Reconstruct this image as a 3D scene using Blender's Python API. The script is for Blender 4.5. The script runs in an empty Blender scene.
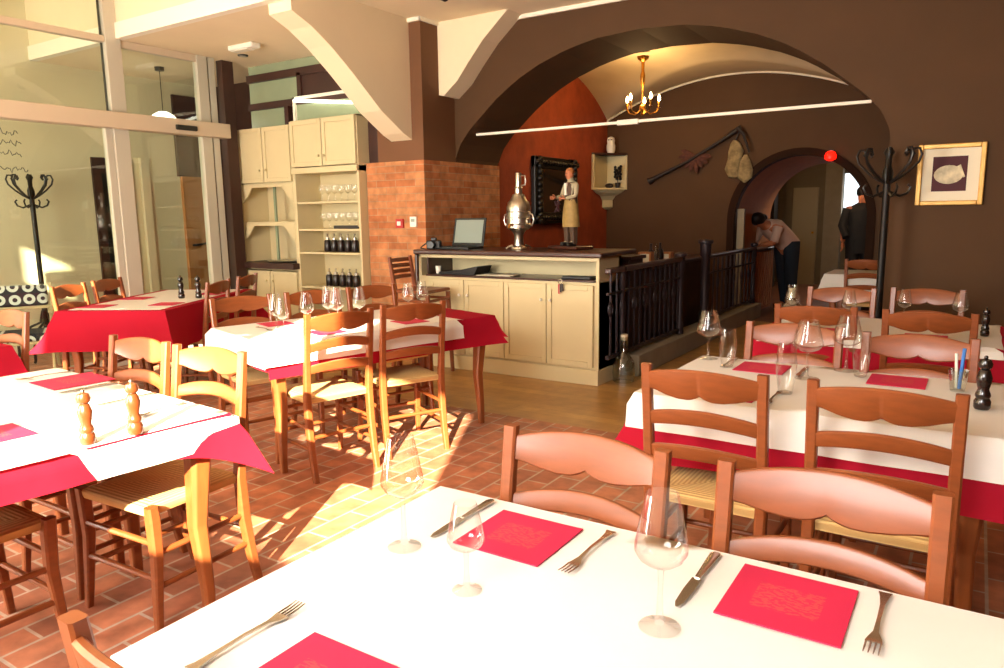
import bpy, math, random
from mathutils import Vector, Matrix
random.seed(7)
PI = math.pi
S = bpy.context.scene
C = S.collection

# ------------------------------------------------------------------ camera
H = 1.42
yaw, pit, rol = math.radians(32.93), math.radians(9.286), math.radians(-0.7695)
F_ = Vector((-math.sin(yaw)*math.cos(pit), math.cos(yaw)*math.cos(pit), -math.sin(pit)))
R_ = Vector((math.cos(yaw), math.sin(yaw), 0))
U_ = R_.cross(F_)
Rr = R_*math.cos(rol) + U_*math.sin(rol)
Ur = -R_*math.sin(rol) + U_*math.cos(rol)
cd = bpy.data.cameras.new('camera')
cam = bpy.data.objects.new('camera', cd); C.objects.link(cam)
m = Matrix(((Rr.x, Ur.x, -F_.x, 0), (Rr.y, Ur.y, -F_.y, 0), (Rr.z, Ur.z, -F_.z, H), (0, 0, 0, 1)))
cam.matrix_world = m
cd.sensor_width = 36; cd.lens = 731.2/1004*36; cd.clip_start = 0.05
S.camera = cam

# ------------------------------------------------------------------ light
S.view_settings.view_transform = 'Standard'; S.view_settings.look = 'None'
S.view_settings.gamma = 1.0; S.view_settings.use_curve_mapping = False
S.view_settings.exposure = 0.62
cy = S.cycles
cy.use_denoising = True; cy.max_bounces = 10; cy.transparent_max_bounces = 24
cy.caustics_reflective = False; cy.caustics_refractive = False; cy.sample_clamp_indirect = 6.0
W = bpy.data.worlds.new('world'); S.world = W; W.use_nodes = True
wn = W.node_tree.nodes; bg = wn['Background']
bg.inputs[0].default_value = (0.85, 0.92, 1.0, 1); bg.inputs[1].default_value = 1.0

def lamp(name, kind, loc, power, color, rot=None, size=None, radius=None, target=None, spread=None):
    l = bpy.data.lights.new(name, kind); o = bpy.data.objects.new(name, l); C.objects.link(o)
    o.location = loc; l.energy = power; l.color = color
    if size: l.shape = 'RECTANGLE'; l.size, l.size_y = size
    if radius: l.shadow_soft_size = radius
    if spread: l.spread = spread
    if target is not None:
        o.rotation_euler = (Vector(target)-Vector(loc)).to_track_quat('-Z', 'Z').to_euler()
    return o
SUN_AZ = Vector((-0.451, 0.893)); SUN_EL = math.radians(24)
sd = Vector((SUN_AZ.x*math.cos(SUN_EL), SUN_AZ.y*math.cos(SUN_EL), -math.sin(SUN_EL)))
sun = lamp('sun', 'SUN', (0, -8, 8), 34.0, (1.0, 0.86, 0.62), target=Vector((0, -8, 8))+sd)
sun.data.angle = math.radians(0.6)
lamp('far_room_fill', 'POINT', (-1.9, 12.1, 2.45), 24, (1.0, .74, .45), radius=.15)  # added fill to lift the dark far room, no fitting hangs there
lamp('far_window_daylight', 'AREA', (-1.64, 15.3, 1.72), 7, (.95, .97, 1.0), size=(.85, .72), target=(-1.8, 11, .8))
# daylight lamps along the street side and in the vestibule
lamp('window_daylight_middle', 'AREA', (-0.85, -1.22, 2.2), 67, (1.0, 0.97, 0.93), size=(1.4, 1.4), target=(-1.15, 1.0, .75), spread=math.radians(130))
lamp('street_fill_left', 'AREA', (-4.4, -1.22, 1.7), 450, (1.0, 0.94, 0.84), size=(3.0, 2.4), target=(-4.9, 3, 2.3))  # added fill for the left side and ceiling, wall behind is nearly solid
lamp('street_fill_right', 'AREA', (0.95, -1.22, 1.8), 5, (0.9, 0.94, 1.0), size=(0.9, 2.0), target=(0.6, 3, 1.5))  # added fill, the wall behind it has no opening
lamp('vestibule_daylight', 'AREA', (-7.8, 1.15, 1.9), 38, (1.0, 0.97, 0.86), size=(1.4, 2.2), target=(-8.0, 5, 1.5))

# ------------------------------------------------------------------ materials
def hexc(h):
    h = h.lstrip('#'); out = []
    for i in (0, 2, 4):
        v = int(h[i:i+2], 16)/255
        out.append(v/12.92 if v <= .04045 else ((v+.055)/1.055)**2.4)
    return tuple(out)+(1,)
def mat(name, col, rough=0.6, metal=0.0, spec=0.5, noise=0.0, nscale=8.0, bump=0.0, bscale=60.0, stretch=None, coat=0.0, emit=None, estr=0.0, alpha=None, sheen=0.0):
    mt = bpy.data.materials.new(name); mt.use_nodes = True
    nt = mt.node_tree; b = nt.nodes['Principled BSDF']
    c = hexc(col) if isinstance(col, str) else tuple(col)+(1,)
    b.inputs['Base Color'].default_value = c
    b.inputs['Roughness'].default_value = rough; b.inputs['Metallic'].default_value = metal
    b.inputs['Specular IOR Level'].default_value = spec
    b.inputs['Coat Weight'].default_value = coat; b.inputs['Coat Roughness'].default_value = 0.15
    if sheen: b.inputs['Sheen Weight'].default_value = sheen
    if emit: b.inputs['Emission Color'].default_value = hexc(emit); b.inputs['Emission Strength'].default_value = estr
    if noise or bump:
        tc = nt.nodes.new('ShaderNodeTexCoord'); mp = nt.nodes.new('ShaderNodeMapping')
        nt.links.new(tc.outputs['Object'], mp.inputs['Vector'])
        if stretch: mp.inputs['Scale'].default_value = stretch
    if noise:
        n = nt.nodes.new('ShaderNodeTexNoise'); n.inputs['Scale'].default_value = nscale; n.inputs['Detail'].default_value = 5
        nt.links.new(mp.outputs[0], n.inputs['Vector'])
        r = nt.nodes.new('ShaderNodeValToRGB')
        r.color_ramp.elements[0].position = 0.3; r.color_ramp.elements[1].position = 0.7
        r.color_ramp.elements[0].color = tuple(v*(1-noise) for v in c[:3])+(1,)
        r.color_ramp.elements[1].color = tuple(min(1, v*(1+noise)) for v in c[:3])+(1,)
        nt.links.new(n.outputs['Fac'], r.inputs[0]); nt.links.new(r.outputs[0], b.inputs['Base Color'])
    if bump:
        n2 = nt.nodes.new('ShaderNodeTexNoise'); n2.inputs['Scale'].default_value = bscale; n2.inputs['Detail'].default_value = 3
        nt.links.new(mp.outputs[0], n2.inputs['Vector'])
        bp = nt.nodes.new('ShaderNodeBump'); bp.inputs['Strength'].default_value = bump; bp.inputs['Distance'].default_value = 0.01
        nt.links.new(n2.outputs['Fac'], bp.inputs['Height']); nt.links.new(bp.outputs[0], b.inputs['Normal'])
    return mt
def brick_mat(name, c1, c2, mortar, bw, bh, ms, vec, rough=0.8, noise=0.35, spec=0.3, bias=0.0, offs=0.5, bump=0.3):
    mt = bpy.data.materials.new(name); mt.use_nodes = True
    nt = mt.node_tree; b = nt.nodes['Principled BSDF']; N = nt.nodes.new; L = nt.links.new
    tc = N('ShaderNodeTexCoord'); sp = N('ShaderNodeSeparateXYZ'); L(tc.outputs['Object'], sp.inputs[0])
    cb = N('ShaderNodeCombineXYZ')
    if vec == 'wall':
        ad = N('ShaderNodeMath'); ad.operation = 'ADD'; L(sp.outputs[0], ad.inputs[0]); L(sp.outputs[1], ad.inputs[1])
        L(ad.outputs[0], cb.inputs[0]); L(sp.outputs[2], cb.inputs[1])
    elif vec == 'yx':
        L(sp.outputs[1], cb.inputs[0]); L(sp.outputs[0], cb.inputs[1])
    else:
        L(sp.outputs[0], cb.inputs[0]); L(sp.outputs[1], cb.inputs[1])
    br = N('ShaderNodeTexBrick'); L(cb.outputs[0], br.inputs['Vector'])
    br.inputs['Scale'].default_value = 1; br.inputs['Brick Width'].default_value = bw; br.inputs['Row Height'].default_value = bh
    br.inputs['Mortar Size'].default_value = ms; br.inputs['Mortar Smooth'].default_value = 0.3; br.inputs['Bias'].default_value = bias
    br.offset = offs
    br.inputs['Color1'].default_value = hexc(c1); br.inputs['Color2'].default_value = hexc(c2); br.inputs['Mortar'].default_value = hexc(mortar)
    n = N('ShaderNodeTexNoise'); n.inputs['Scale'].default_value = 9; n.inputs['Detail'].default_value = 6; L(tc.outputs['Object'], n.inputs['Vector'])
    rp = N('ShaderNodeValToRGB'); rp.color_ramp.elements[0].position = .3; rp.color_ramp.elements[1].position = .7
    rp.color_ramp.elements[0].color = (1-noise,)*3+(1,); rp.color_ramp.elements[1].color = (1+noise*.5,)*3+(1,)
    L(n.outputs['Fac'], rp.inputs[0])
    mx = N('ShaderNodeMix'); mx.data_type = 'RGBA'; mx.blend_type = 'MULTIPLY'; mx.inputs[0].default_value = 1
    L(br.outputs['Color'], mx.inputs[6]); L(rp.outputs[0], mx.inputs[7]); L(mx.outputs[2], b.inputs['Base Color'])
    bp = N('ShaderNodeBump'); bp.inputs['Strength'].default_value = bump; bp.inputs['Distance'].default_value = 0.01; bp.invert = True
    L(br.outputs['Fac'], bp.inputs['Height']); L(bp.outputs[0], b.inputs['Normal'])
    b.inputs['Roughness'].default_value = rough; b.inputs['Specular IOR Level'].default_value = spec
    return mt
def glass_mat(name, tint=(1, 1, 1), lo=0.03, hi=0.7, blend=0.25, rough=0.02):
    mt = bpy.data.materials.new(name); mt.use_nodes = True
    nt = mt.node_tree; nt.nodes.remove(nt.nodes['Principled BSDF']); out = nt.nodes['Material Output']
    tr = nt.nodes.new('ShaderNodeBsdfTransparent'); tr.inputs[0].default_value = tuple(tint)+(1,)
    gl = nt.nodes.new('ShaderNodeBsdfGlossy'); gl.inputs['Roughness'].default_value = rough
    lw = nt.nodes.new('ShaderNodeLayerWeight'); lw.inputs[0].default_value = blend
    mr = nt.nodes.new('ShaderNodeMapRange'); mr.inputs['To Min'].default_value = lo; mr.inputs['To Max'].default_value = hi
    nt.links.new(lw.outputs['Facing'], mr.inputs[0])
    mx = nt.nodes.new('ShaderNodeMixShader'); nt.links.new(mr.outputs[0], mx.inputs[0])
    nt.links.new(tr.outputs[0], mx.inputs[1]); nt.links.new(gl.outputs[0], mx.inputs[2]); nt.links.new(mx.outputs[0], out.inputs[0])
    return mt
def cloth_mat(name, col, trans=0.25, rough=0.85):
    mt = bpy.data.materials.new(name); mt.use_nodes = True
    nt = mt.node_tree; b = nt.nodes['Principled BSDF']; out = nt.nodes['Material Output']
    b.inputs['Base Color'].default_value = hexc(col); b.inputs['Roughness'].default_value = rough; b.inputs['Specular IOR Level'].default_value = .2
    tl = nt.nodes.new('ShaderNodeBsdfTranslucent'); tl.inputs[0].default_value = hexc(col)
    mx = nt.nodes.new('ShaderNodeMixShader'); mx.inputs[0].default_value = trans
    nt.links.new(b.outputs[0], mx.inputs[1]); nt.links.new(tl.outputs[0], mx.inputs[2]); nt.links.new(mx.outputs[0], out.inputs[0])
    tc = nt.nodes.new('ShaderNodeTexCoord')
    n2 = nt.nodes.new('ShaderNodeTexNoise'); n2.inputs['Scale'].default_value = 7; nt.links.new(tc.outputs['Object'], n2.inputs['Vector'])
    bp = nt.nodes.new('ShaderNodeBump'); bp.inputs['Strength'].default_value = .25; bp.inputs['Distance'].default_value = .02
    nt.links.new(n2.outputs['Fac'], bp.inputs['Height']); nt.links.new(bp.outputs[0], b.inputs['Normal'])
    return mt
M = {}
M['chair'] = mat('chair_wood', '#83441f', .4, noise=.12, nscale=5, stretch=(3, 3, 12), coat=.12, spec=.5)
M['chair_dark'] = mat('stool_wood', '#7d3f1e', .4, noise=.2, nscale=6, coat=.2)
M['table_wood'] = mat('table_wood', '#8a4a22', .4, noise=.25, nscale=4, stretch=(6, 6, 1), coat=.1)
M['red'] = cloth_mat('red_cloth', '#b3142d', .28)
M['white'] = cloth_mat('white_cloth', '#f3efe6', .22)
M['brown_wall'] = mat('brown_plaster', '#4f351d', .75, noise=.06, nscale=3, spec=.3)
M['pier'] = mat('brown_plaster_lit', '#6e4a30', .7, noise=.05, nscale=3, spec=.3)  # same paint as the arch wall, lightened for the daylight from the left
M['cream_wall'] = mat('cream_plaster', '#dccfae', .9, noise=.04, nscale=2)
M['ceil'] = mat('ceiling_paint', '#ecd9b6', .9, noise=.03, nscale=2)
M['white_trim'] = mat('white_trim', '#f2e9d6', .6)
M['vault'] = mat('vault_plaster', '#dbc8a6', .9, noise=.06, nscale=3)
M['redwall'] = mat('red_plaster', '#96401f', .85, noise=.22, nscale=5, bump=.2, bscale=30)
M['frame_al'] = mat('aluminium_frame', '#c2bcab', .4, metal=.2)
M['frame_header'] = mat('header_frame', '#c9b79e', .45, metal=.1)
M['darkwood'] = mat('dark_brown_wood', '#3a2018', .5, noise=.2, nscale=5)
M['cabinet'] = mat('cream_cabinet_paint', '#cfbf94', .5, noise=.03, nscale=4, spec=.4)
M['ctop'] = mat('counter_dark_wood', '#3d1d14', .35, noise=.2, nscale=5, coat=.2)
M['black'] = mat('black_metal', '#17130f', .4, spec=.5)
M['blackp'] = mat('black_plastic', '#151414', .45)
M['iron'] = mat('dark_iron', '#32262a', .45, metal=.3)
M['steel'] = mat('cutlery_steel', '#b9b2a6', .25, metal=1)
M['nickel'] = mat('nickel', '#cfc9bb', .3, metal=1, noise=.1, nscale=20)
M['brass'] = mat('brass', '#b07a30', .3, metal=.9)
M['mill'] = mat('turned_mill_wood', '#6e3618', .3, noise=.2, nscale=12, coat=.6)
M['milld'] = mat('dark_mill_wood', '#1d120e', .25, coat=.6)
M['glass'] = glass_mat('window_glass', (.93, .97, .93), .04, .5, .2)
M['wine'] = glass_mat('drinking_glass', (.975, .975, .965), .035, .75, .32)
M['jar'] = glass_mat('thick_glass', (.80, .84, .80), .1, .9, .4)
M['shell'] = mat('shell_print', '#cdbf9d', .6, noise=.35, nscale=18)
M['maroon'] = mat('maroon_print', '#4a1820', .7)
M['gilt'] = mat('gilt_frame', '#c99a4a', .35, metal=.3, noise=.15, nscale=12)
M['mount'] = mat('cream_mount', '#efe4c8', .8)
M['screen'] = mat('grey_screen', '#7c8478', .3, emit='#7c8478', estr=.25)
M['skin'] = mat('skin', '#b9714c', .6)
M['hair'] = mat('dark_hair', '#120c0a', .5)
M['shirt'] = mat('pale_shirt', '#c9a794', .8)
M['navy'] = mat('dark_trousers', '#15202b', .85)
M['coat'] = mat('black_clothes', '#0c0c0e', .8)
M['vest'] = mat('brown_vest', '#4c3524', .7)
M['apron'] = mat('tan_apron', '#9a7d45', .7, noise=.15, nscale=30)
M['shirtw'] = mat('figurine_shirt', '#a59a7c', .7)
M['grape'] = mat('dark_grapes', '#33121d', .4)
M['bulb'] = mat('lit_bulb', '#ffdca0', .4, emit='#ffd690', estr=18)
M['redlamp'] = mat('red_glow', '#ff1a10', .4, emit='#ff1508', estr=2.0)
M['pend'] = mat('lit_pendant', '#fff4dd', .4, emit='#fff6e6', estr=2.2)
M['tube'] = mat('lit_tube', '#ffffee', .4, emit='#fffbe8', estr=3.0)
M['green_glass'] = mat('pale_green_glass', '#8f9b7c', .25, spec=.6, noise=.1, nscale=2)
M['fur'] = mat('pale_hide', '#8d7a55', .95, noise=.4, nscale=14, bump=.6, bscale=50)
M['horn'] = mat('dark_horn', '#1d100c', .6)
M['feather'] = mat('reddish_feathers', '#4e2618', .8, noise=.4, nscale=30)
M['oldwood'] = mat('orange_wood', '#a0602c', .6, noise=.25, nscale=7, stretch=(8, 8, 1))
M['dgreen'] = mat('dim_plaster', '#6d6450', .9, noise=.08, nscale=3)
M['paledoor'] = mat('pale_door_paint', '#9a8d70', .6)
M['tan'] = mat('tan_soffit', '#b0713a', .85, noise=.1, nscale=4)
M['plasterwhite'] = mat('white_ceramic', '#e8e0cf', .4)
M['redplastic'] = mat('red_plastic', '#b3201c', .4)
M['blue'] = mat('blue_straw', '#3f78c4', .4)
M['whitep'] = mat('white_plastic', '#e7e2d4', .5)
M['curb'] = mat('grey_plaster', '#8f8470', .85, noise=.1, nscale=5)
M['paper'] = mat('printed_paper', '#d8cdb2', .7)
M['folding'] = mat('pale_folding_wood', '#c9b489', .5, noise=.1, nscale=6)
M['tray'] = mat('dark_tray', '#241a14', .3)
M['wineglassdark'] = mat('dark_contents', '#1e1210', .3)
M['floor_tile'] = brick_mat('terracotta_tiles', '#c27c5a', '#a2644a', '#bca590', .27, .13, .007, 'yx', rough=.5, noise=.38, bump=.15, spec=.4)
M['brick'] = brick_mat('orange_bricks', '#cb8c5c', '#b26a40', '#b58a66', .25, .068, .005, 'wall', rough=.85, noise=.35, bump=.6)
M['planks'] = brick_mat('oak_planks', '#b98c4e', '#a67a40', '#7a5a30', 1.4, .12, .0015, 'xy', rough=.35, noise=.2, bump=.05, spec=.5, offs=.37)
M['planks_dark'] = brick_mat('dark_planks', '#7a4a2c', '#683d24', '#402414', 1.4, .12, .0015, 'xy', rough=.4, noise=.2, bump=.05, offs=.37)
def rush_mat():
    mt = mat('rush_seat', '#c9a566', .85); nt = mt.node_tree; b = nt.nodes['Principled BSDF']
    tc = nt.nodes.new('ShaderNodeTexCoord'); sp = nt.nodes.new('ShaderNodeSeparateXYZ'); nt.links.new(tc.outputs['Object'], sp.inputs[0])
    N = nt.nodes.new; L = nt.links.new
    ax = N('ShaderNodeMath'); ax.operation = 'ABSOLUTE'; L(sp.outputs[0], ax.inputs[0])
    ay = N('ShaderNodeMath'); ay.operation = 'ABSOLUTE'; L(sp.outputs[1], ay.inputs[0])
    gt = N('ShaderNodeMath'); gt.operation = 'GREATER_THAN'; L(ax.outputs[0], gt.inputs[0]); L(ay.outputs[0], gt.inputs[1])
    mx = N('ShaderNodeMix'); mx.data_type = 'FLOAT'; L(gt.outputs[0], mx.inputs[0]); L(ay.outputs[0], mx.inputs[3]); L(ax.outputs[0], mx.inputs[2])
    # strands run round the seat: stripe coordinate is the other axis inside each triangle
    mx.inputs[2].default_value = 0
    L(ax.outputs[0], mx.inputs[3]); L(ay.outputs[0], mx.inputs[2])
    ml = N('ShaderNodeMath'); ml.operation = 'MULTIPLY'; ml.inputs[1].default_value = 420; L(mx.outputs[0], ml.inputs[0])
    sn = N('ShaderNodeMath'); sn.operation = 'SINE'; L(ml.outputs[0], sn.inputs[0])
    rp = N('ShaderNodeValToRGB'); rp.color_ramp.elements[0].color = hexc('#b8935a'); rp.color_ramp.elements[1].color = hexc('#d9b878')
    ma = N('ShaderNodeMapRange'); ma.inputs[1].default_value = -1; L(sn.outputs[0], ma.inputs[0]); L(ma.outputs[0], rp.inputs[0]); L(rp.outputs[0], b.inputs['Base Color'])
    bp = N('ShaderNodeBump'); bp.inputs['Strength'].default_value = .5; bp.inputs['Distance'].default_value = .004; L(ma.outputs[0], bp.inputs['Height']); L(bp.outputs[0], b.inputs['Normal'])
    return mt
M['rush'] = rush_mat()
def napkin_mat():
    mt = mat('red_paper', '#c01c3c', .7); nt = mt.node_tree; b = nt.nodes['Principled BSDF']; N = nt.nodes.new; L = nt.links.new
    tc = N('ShaderNodeTexCoord'); mp = N('ShaderNodeMapping'); L(tc.outputs['Object'], mp.inputs[0]); mp.inputs['Scale'].default_value = (26, 60, 1)
    v = N('ShaderNodeTexNoise'); v.inputs['Scale'].default_value = 3; v.inputs['Detail'].default_value = 2; L(mp.outputs[0], v.inputs['Vector'])
    sp = N('ShaderNodeSeparateXYZ'); L(tc.outputs['Object'], sp.inputs[0])
    def inside(o, h):
        a = N('ShaderNodeMath'); a.operation = 'ABSOLUTE'; L(o, a.inputs[0]); c = N('ShaderNodeMath'); c.operation = 'LESS_THAN'; c.inputs[1].default_value = h; L(a.outputs[0], c.inputs[0]); return c
    i1 = inside(sp.outputs[0], .055); i2 = inside(sp.outputs[1], .045)
    an = N('ShaderNodeMath'); an.operation = 'MULTIPLY'; L(i1.outputs[0], an.inputs[0]); L(i2.outputs[0], an.inputs[1])
    g = N('ShaderNodeMath'); g.operation = 'GREATER_THAN'; g.inputs[1].default_value = .5; L(v.outputs['Fac'], g.inputs[0])
    f = N('ShaderNodeMath'); f.operation = 'MULTIPLY'; L(an.outputs[0], f.inputs[0]); L(g.outputs[0], f.inputs[1])
    f2 = N('ShaderNodeMath'); f2.operation = 'MULTIPLY'; f2.inputs[1].default_value = .16; L(f.outputs[0], f2.inputs[0])
    mx = N('ShaderNodeMix'); mx.data_type = 'RGBA'; L(f2.outputs[0], mx.inputs[0]); mx.inputs[6].default_value = hexc('#bf1a44'); mx.inputs[7].default_value = hexc('#c98a4a'); L(mx.outputs[2], b.inputs['Base Color'])
    return mt
M['napkin'] = napkin_mat()
def dots_mat():
    mt = mat('ring_pattern_fabric', '#1d2230', .85); nt = mt.node_tree; b = nt.nodes['Principled BSDF']; N = nt.nodes.new; L = nt.links.new
    tc = N('ShaderNodeTexCoord'); mp = N('ShaderNodeMapping'); L(tc.outputs['Object'], mp.inputs[0]); mp.inputs['Scale'].default_value = (8.5, 0, 8.5); mp.inputs['Location'].default_value = (.5, .0, .3)
    v = N('ShaderNodeTexVoronoi'); v.inputs['Randomness'].default_value = .1; v.inputs['Scale'].default_value = 1; L(mp.outputs[0], v.inputs['Vector'])
    rp = N('ShaderNodeValToRGB'); e = rp.color_ramp.elements
    e[0].position = 0; e[0].color = hexc('#20242e'); e[1].position = .5; e[1].color = hexc('#20242e')
    for p, c in ((.16, '#20242e'), (.2, '#d9dbd4'), (.4, '#d9dbd4'), (.43, '#20242e')):
        q = e.new(p); q.color = hexc(c)
    L(v.outputs['Distance'], rp.inputs[0]); L(rp.outputs[0], b.inputs['Base Color'])
    return mt
M['rings'] = dots_mat()

# ------------------------------------------------------------------ mesh helpers
class MB:
    def __init__(s): s.v = []; s.f = []
    def add(s, vs, fs):
        n = len(s.v); s.v += [tuple(v) for v in vs]; s.f += [tuple(i+n for i in f) for f in fs]; return s
    def box(s, x0, x1, y0, y1, z0, z1):
        v = [(x, y, z) for z in (z0, z1) for y in (y0, y1) for x in (x0, x1)]
        return s.add(v, [(0, 2, 3, 1), (4, 5, 7, 6), (0, 1, 5, 4), (2, 6, 7, 3), (0, 4, 6, 2), (1, 3, 7, 5)])
    def loft(s, rings, caps=True, closed=False):
        k = len(rings[0]); v = [p for r in rings for p in r]; f = []
        n = len(rings)
        for i in range(n if closed else n-1):
            a, b = i*k, ((i+1) % n)*k
            for j in range(k):
                f.append((a+j, a+(j+1) % k, b+(j+1) % k, b+j))
        if caps and not closed:
            f.append(tuple(reversed(range(k)))); f.append(tuple((n-1)*k+j for j in range(k)))
        return s.add(v, f)
    def tube(s, pts, rad, seg=8, caps=True, closed=False):
        P = [Vector(p) for p in pts]; n = len(P); rings = []
        if not hasattr(rad, '__len__'): rad = [rad]*n
        t0 = (P[1]-P[0]).normalized(); up = Vector((0, 0, 1)) if abs(t0.z) < .9 else Vector((0, 1, 0))
        a = t0.cross(up).normalized()
        for i in range(n):
            if closed: t = (P[(i+1) % n]-P[i-1]).normalized()
            else: t = (P[min(i+1, n-1)]-P[max(i-1, 0)]).normalized()
            a = (a-t*a.dot(t)).normalized(); b = t.cross(a)
            rings.append([P[i]+(a*math.cos(2*PI*j/seg)+b*math.sin(2*PI*j/seg))*rad[i] for j in range(seg)])
        return s.loft(rings, caps, closed)
    def sq(s, pts, sizes):
        """post of rectangular section, sizes (wx, wy) per point, section kept level"""
        rings = []
        for p, (a, b) in zip(pts, sizes):
            a /= 2; b /= 2; x, y, z = p
            c = min(a, b)*.35
            rings.append([(x-a+c, y-b, z), (x+a-c, y-b, z), (x+a, y-b+c, z), (x+a, y+b-c, z), (x+a-c, y+b, z), (x-a+c, y+b, z), (x-a, y+b-c, z), (x-a, y-b+c, z)])
        return s.loft(rings)
    def lathe(s, prof, seg=20, cx=0, cy=0, caps=True):
        return s.loft([[(cx+r*math.cos(2*PI*j/seg), cy+r*math.sin(2*PI*j/seg), z) for j in range(seg)] for r, z in prof], caps)
    def prism(s, poly, d0, d1, axis='y'):
        """poly of (u,z) extruded between d0 and d1 along axis"""
        def P(u, w, d): return {'y': (u, d, w), 'x': (d, u, w), 'z': (u, w, d)}[axis]
        n = len(poly); v = [P(u, w, d0) for u, w in poly]+[P(u, w, d1) for u, w in poly]
        f = [(i, (i+1) % n, n+(i+1) % n, n+i) for i in range(n)]+[tuple(range(n-1, -1, -1)), tuple(range(n, 2*n))]
        return s.add(v, f)
    def grid(s, fn, nu, nv):
        v = [fn(i/nu, j/nv) for j in range(nv+1) for i in range(nu+1)]
        f = [(j*(nu+1)+i, j*(nu+1)+i+1, (j+1)*(nu+1)+i+1, (j+1)*(nu+1)+i) for j in range(nv) for i in range(nu)]
        return s.add(v, f)
    def ball(s, c, r, seg=14, rings=9, sc=(1, 1, 1)):
        R = []
        for i in range(rings+1):
            t = PI*i/rings; rr = max(math.sin(t), .02)
            R.append([(c[0]+sc[0]*r*rr*math.cos(2*PI*j/seg), c[1]+sc[1]*r*rr*math.sin(2*PI*j/seg), c[2]-sc[2]*r*math.cos(t)) for j in range(seg)])
        return s.loft(R)
    def build(s, name, mt, parent=None, smooth=False, bevel=0, loc=None, rz=None, rot=None):
        me = bpy.data.meshes.new(name); me.from_pydata(s.v, [], s.f); me.update()
        import bmesh
        bm = bmesh.new(); bm.from_mesh(me); bmesh.ops.recalc_face_normals(bm, faces=bm.faces); bm.to_mesh(me); bm.free()
        if smooth:
            for p in me.polygons: p.use_smooth = True
            me.set_sharp_from_angle(angle=math.radians(40))
        me.materials.append(M[mt] if isinstance(mt, str) else mt)
        o = bpy.data.objects.new(name, me); C.objects.link(o)
        if parent: o.parent = parent
        if loc: o.location = loc
        if rz is not None: o.rotation_euler = (0, 0, rz)
        if rot is not None: o.rotation_euler = rot
        if bevel:
            b = o.modifiers.new('bevel', 'BEVEL'); b.width = bevel; b.segments = 2; b.limit_method = 'ANGLE'
        return o
def tag(o, label, cat, group=None):
    o['label'] = label; o['category'] = cat
    if group: o['group'] = group
    return o
def struct(o): o['kind'] = 'structure'; return o
def thing(name, label, cat, loc=(0, 0, 0), rz=0, group=None):
    o = bpy.data.objects.new(name, None); C.objects.link(o); o.location = loc; o.rotation_euler = (0, 0, rz); o.empty_display_size = .1
    return tag(o, label, cat, group)
def dup(root, loc, rz=0, label=None, group=None):
    r = root.copy(); C.objects.link(r); r.location = loc; r.rotation_euler = (0, 0, rz)
    if label: r['label'] = label
    if group: r['group'] = group
    for ch in list(root.children):
        c = ch.copy(); C.objects.link(c); c.parent = r
        for g in list(ch.children):
            d = g.copy(); C.objects.link(d); d.parent = c
    return r
def first_then_copy(make):
    st = {}
    def place(loc, rz, label, group=None, key=0):
        if key not in st:
            st[key] = make(key); o = st[key]; o.location = loc; o.rotation_euler = (0, 0, rz); o['label'] = label
            if group: o['group'] = group
            return o
        return dup(st[key], loc, rz, label, group)
    return place

# ------------------------------------------------------------------ setting
XG, XJ, Y0, YA, YF, YB = -7.0, -4.5, 5.62, 6.13, 6.93, 9.75
ZC = 3.24
struct(MB().box(-8.7, 2.2, -1.4, 4.27, -.1, 0).build('floor', 'floor_tile'))
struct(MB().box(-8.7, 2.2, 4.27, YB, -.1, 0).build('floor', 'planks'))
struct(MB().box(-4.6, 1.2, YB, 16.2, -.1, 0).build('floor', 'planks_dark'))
struct(MB().box(-4.64, 2.2, -1.4, 6.2, ZC, ZC+.1).build('ceiling', 'ceil'))
struct(MB().box(-8.7, -4.64, -1.4, 4.12, 3.75, 3.85).build('ceiling', 'ceil'))
struct(MB().box(-8.7, -4.7, 4.2, 6.4, 3.1, 3.2).build('ceiling', 'ceil'))
struct(MB().box(-4.66, -4.62, -1.4, 4.2, ZC, 3.85).build('wall_step', 'ceil'))
struct(MB().box(-8.7, -4.7, 4.12, 4.2, 3.1, 3.24).build('trim_1', 'white_trim'))
struct(MB().box(-8.7, -4.7, 4.14, 4.2, 3.24, 3.85).build('wall_step', 'ceil'))
# unseen street side wall, openings cut to shape the sun patches
rear = MB(); zt = 3.85
edges = [-8.7, -5.6, -2.35, -1.42, -0.15, 0.4, 1.4, 2.2]
rear.box(-7.0, -4.02, -1.4, -1.25, 0, 3.3); rear.box(-7, -6.35, -1.4, -1.25, 3.3, zt); rear.box(-6.12, -6.02, -1.4, -1.25, 3.3, zt); rear.box(-5.72, -4.02, -1.4, -1.25, 3.3, zt); rear.box(-3.72, -1.40, -1.4, -1.25, 0, zt)
rear.box(-1.40, -.16, -1.4, -1.25, 0, 1.58); rear.box(-1.40, -.72, -1.4, -1.25, 3.2, zt); rear.box(-.72, -.16, -1.4, -1.25, 2.75, zt)
rear.box(-.16, 2.2, -1.4, -1.25, 0, zt)
rear.box(-4.02, -3.72, -1.4, -1.25, 0, .3)
struct(rear.build('wall_rear', 'cream_wall'))
struct(MB().box(2.1, 2.2, -1.4, 6.2, 0, 3.3).build('wall_right', 'brown_wall'))
vest = MB(); vest.box(-8.7, -8.6, -1.4, 6.4, 0, 3.85)
struct(vest.build('wall_left', 'cream_wall'))
ve = MB(); ve.box(-8.6, -8.05, .9, 1.0, 0, 3.75); ve.box(-8.05, -7.02, .9, 1.0, 0, 2.15); ve.box(-8.05, -7.02, .9, 1.0, 3.0, 3.75); ve.box(-7.62, -7.50, .9, 1.0, 2.15, 3.0); ve.box(-7.5, -7.02, .9, 1, 2.7, 2.82)
struct(ve.build('wall_vestibule', 'cream_wall'))  # unseen end wall, slots placed to throw sun streaks on the vestibule wall
struct(MB().box(-8.6, XG, 6.3, 6.4, 0, 3.1).build('wall_vestibule', 'darkwood'))

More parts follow.
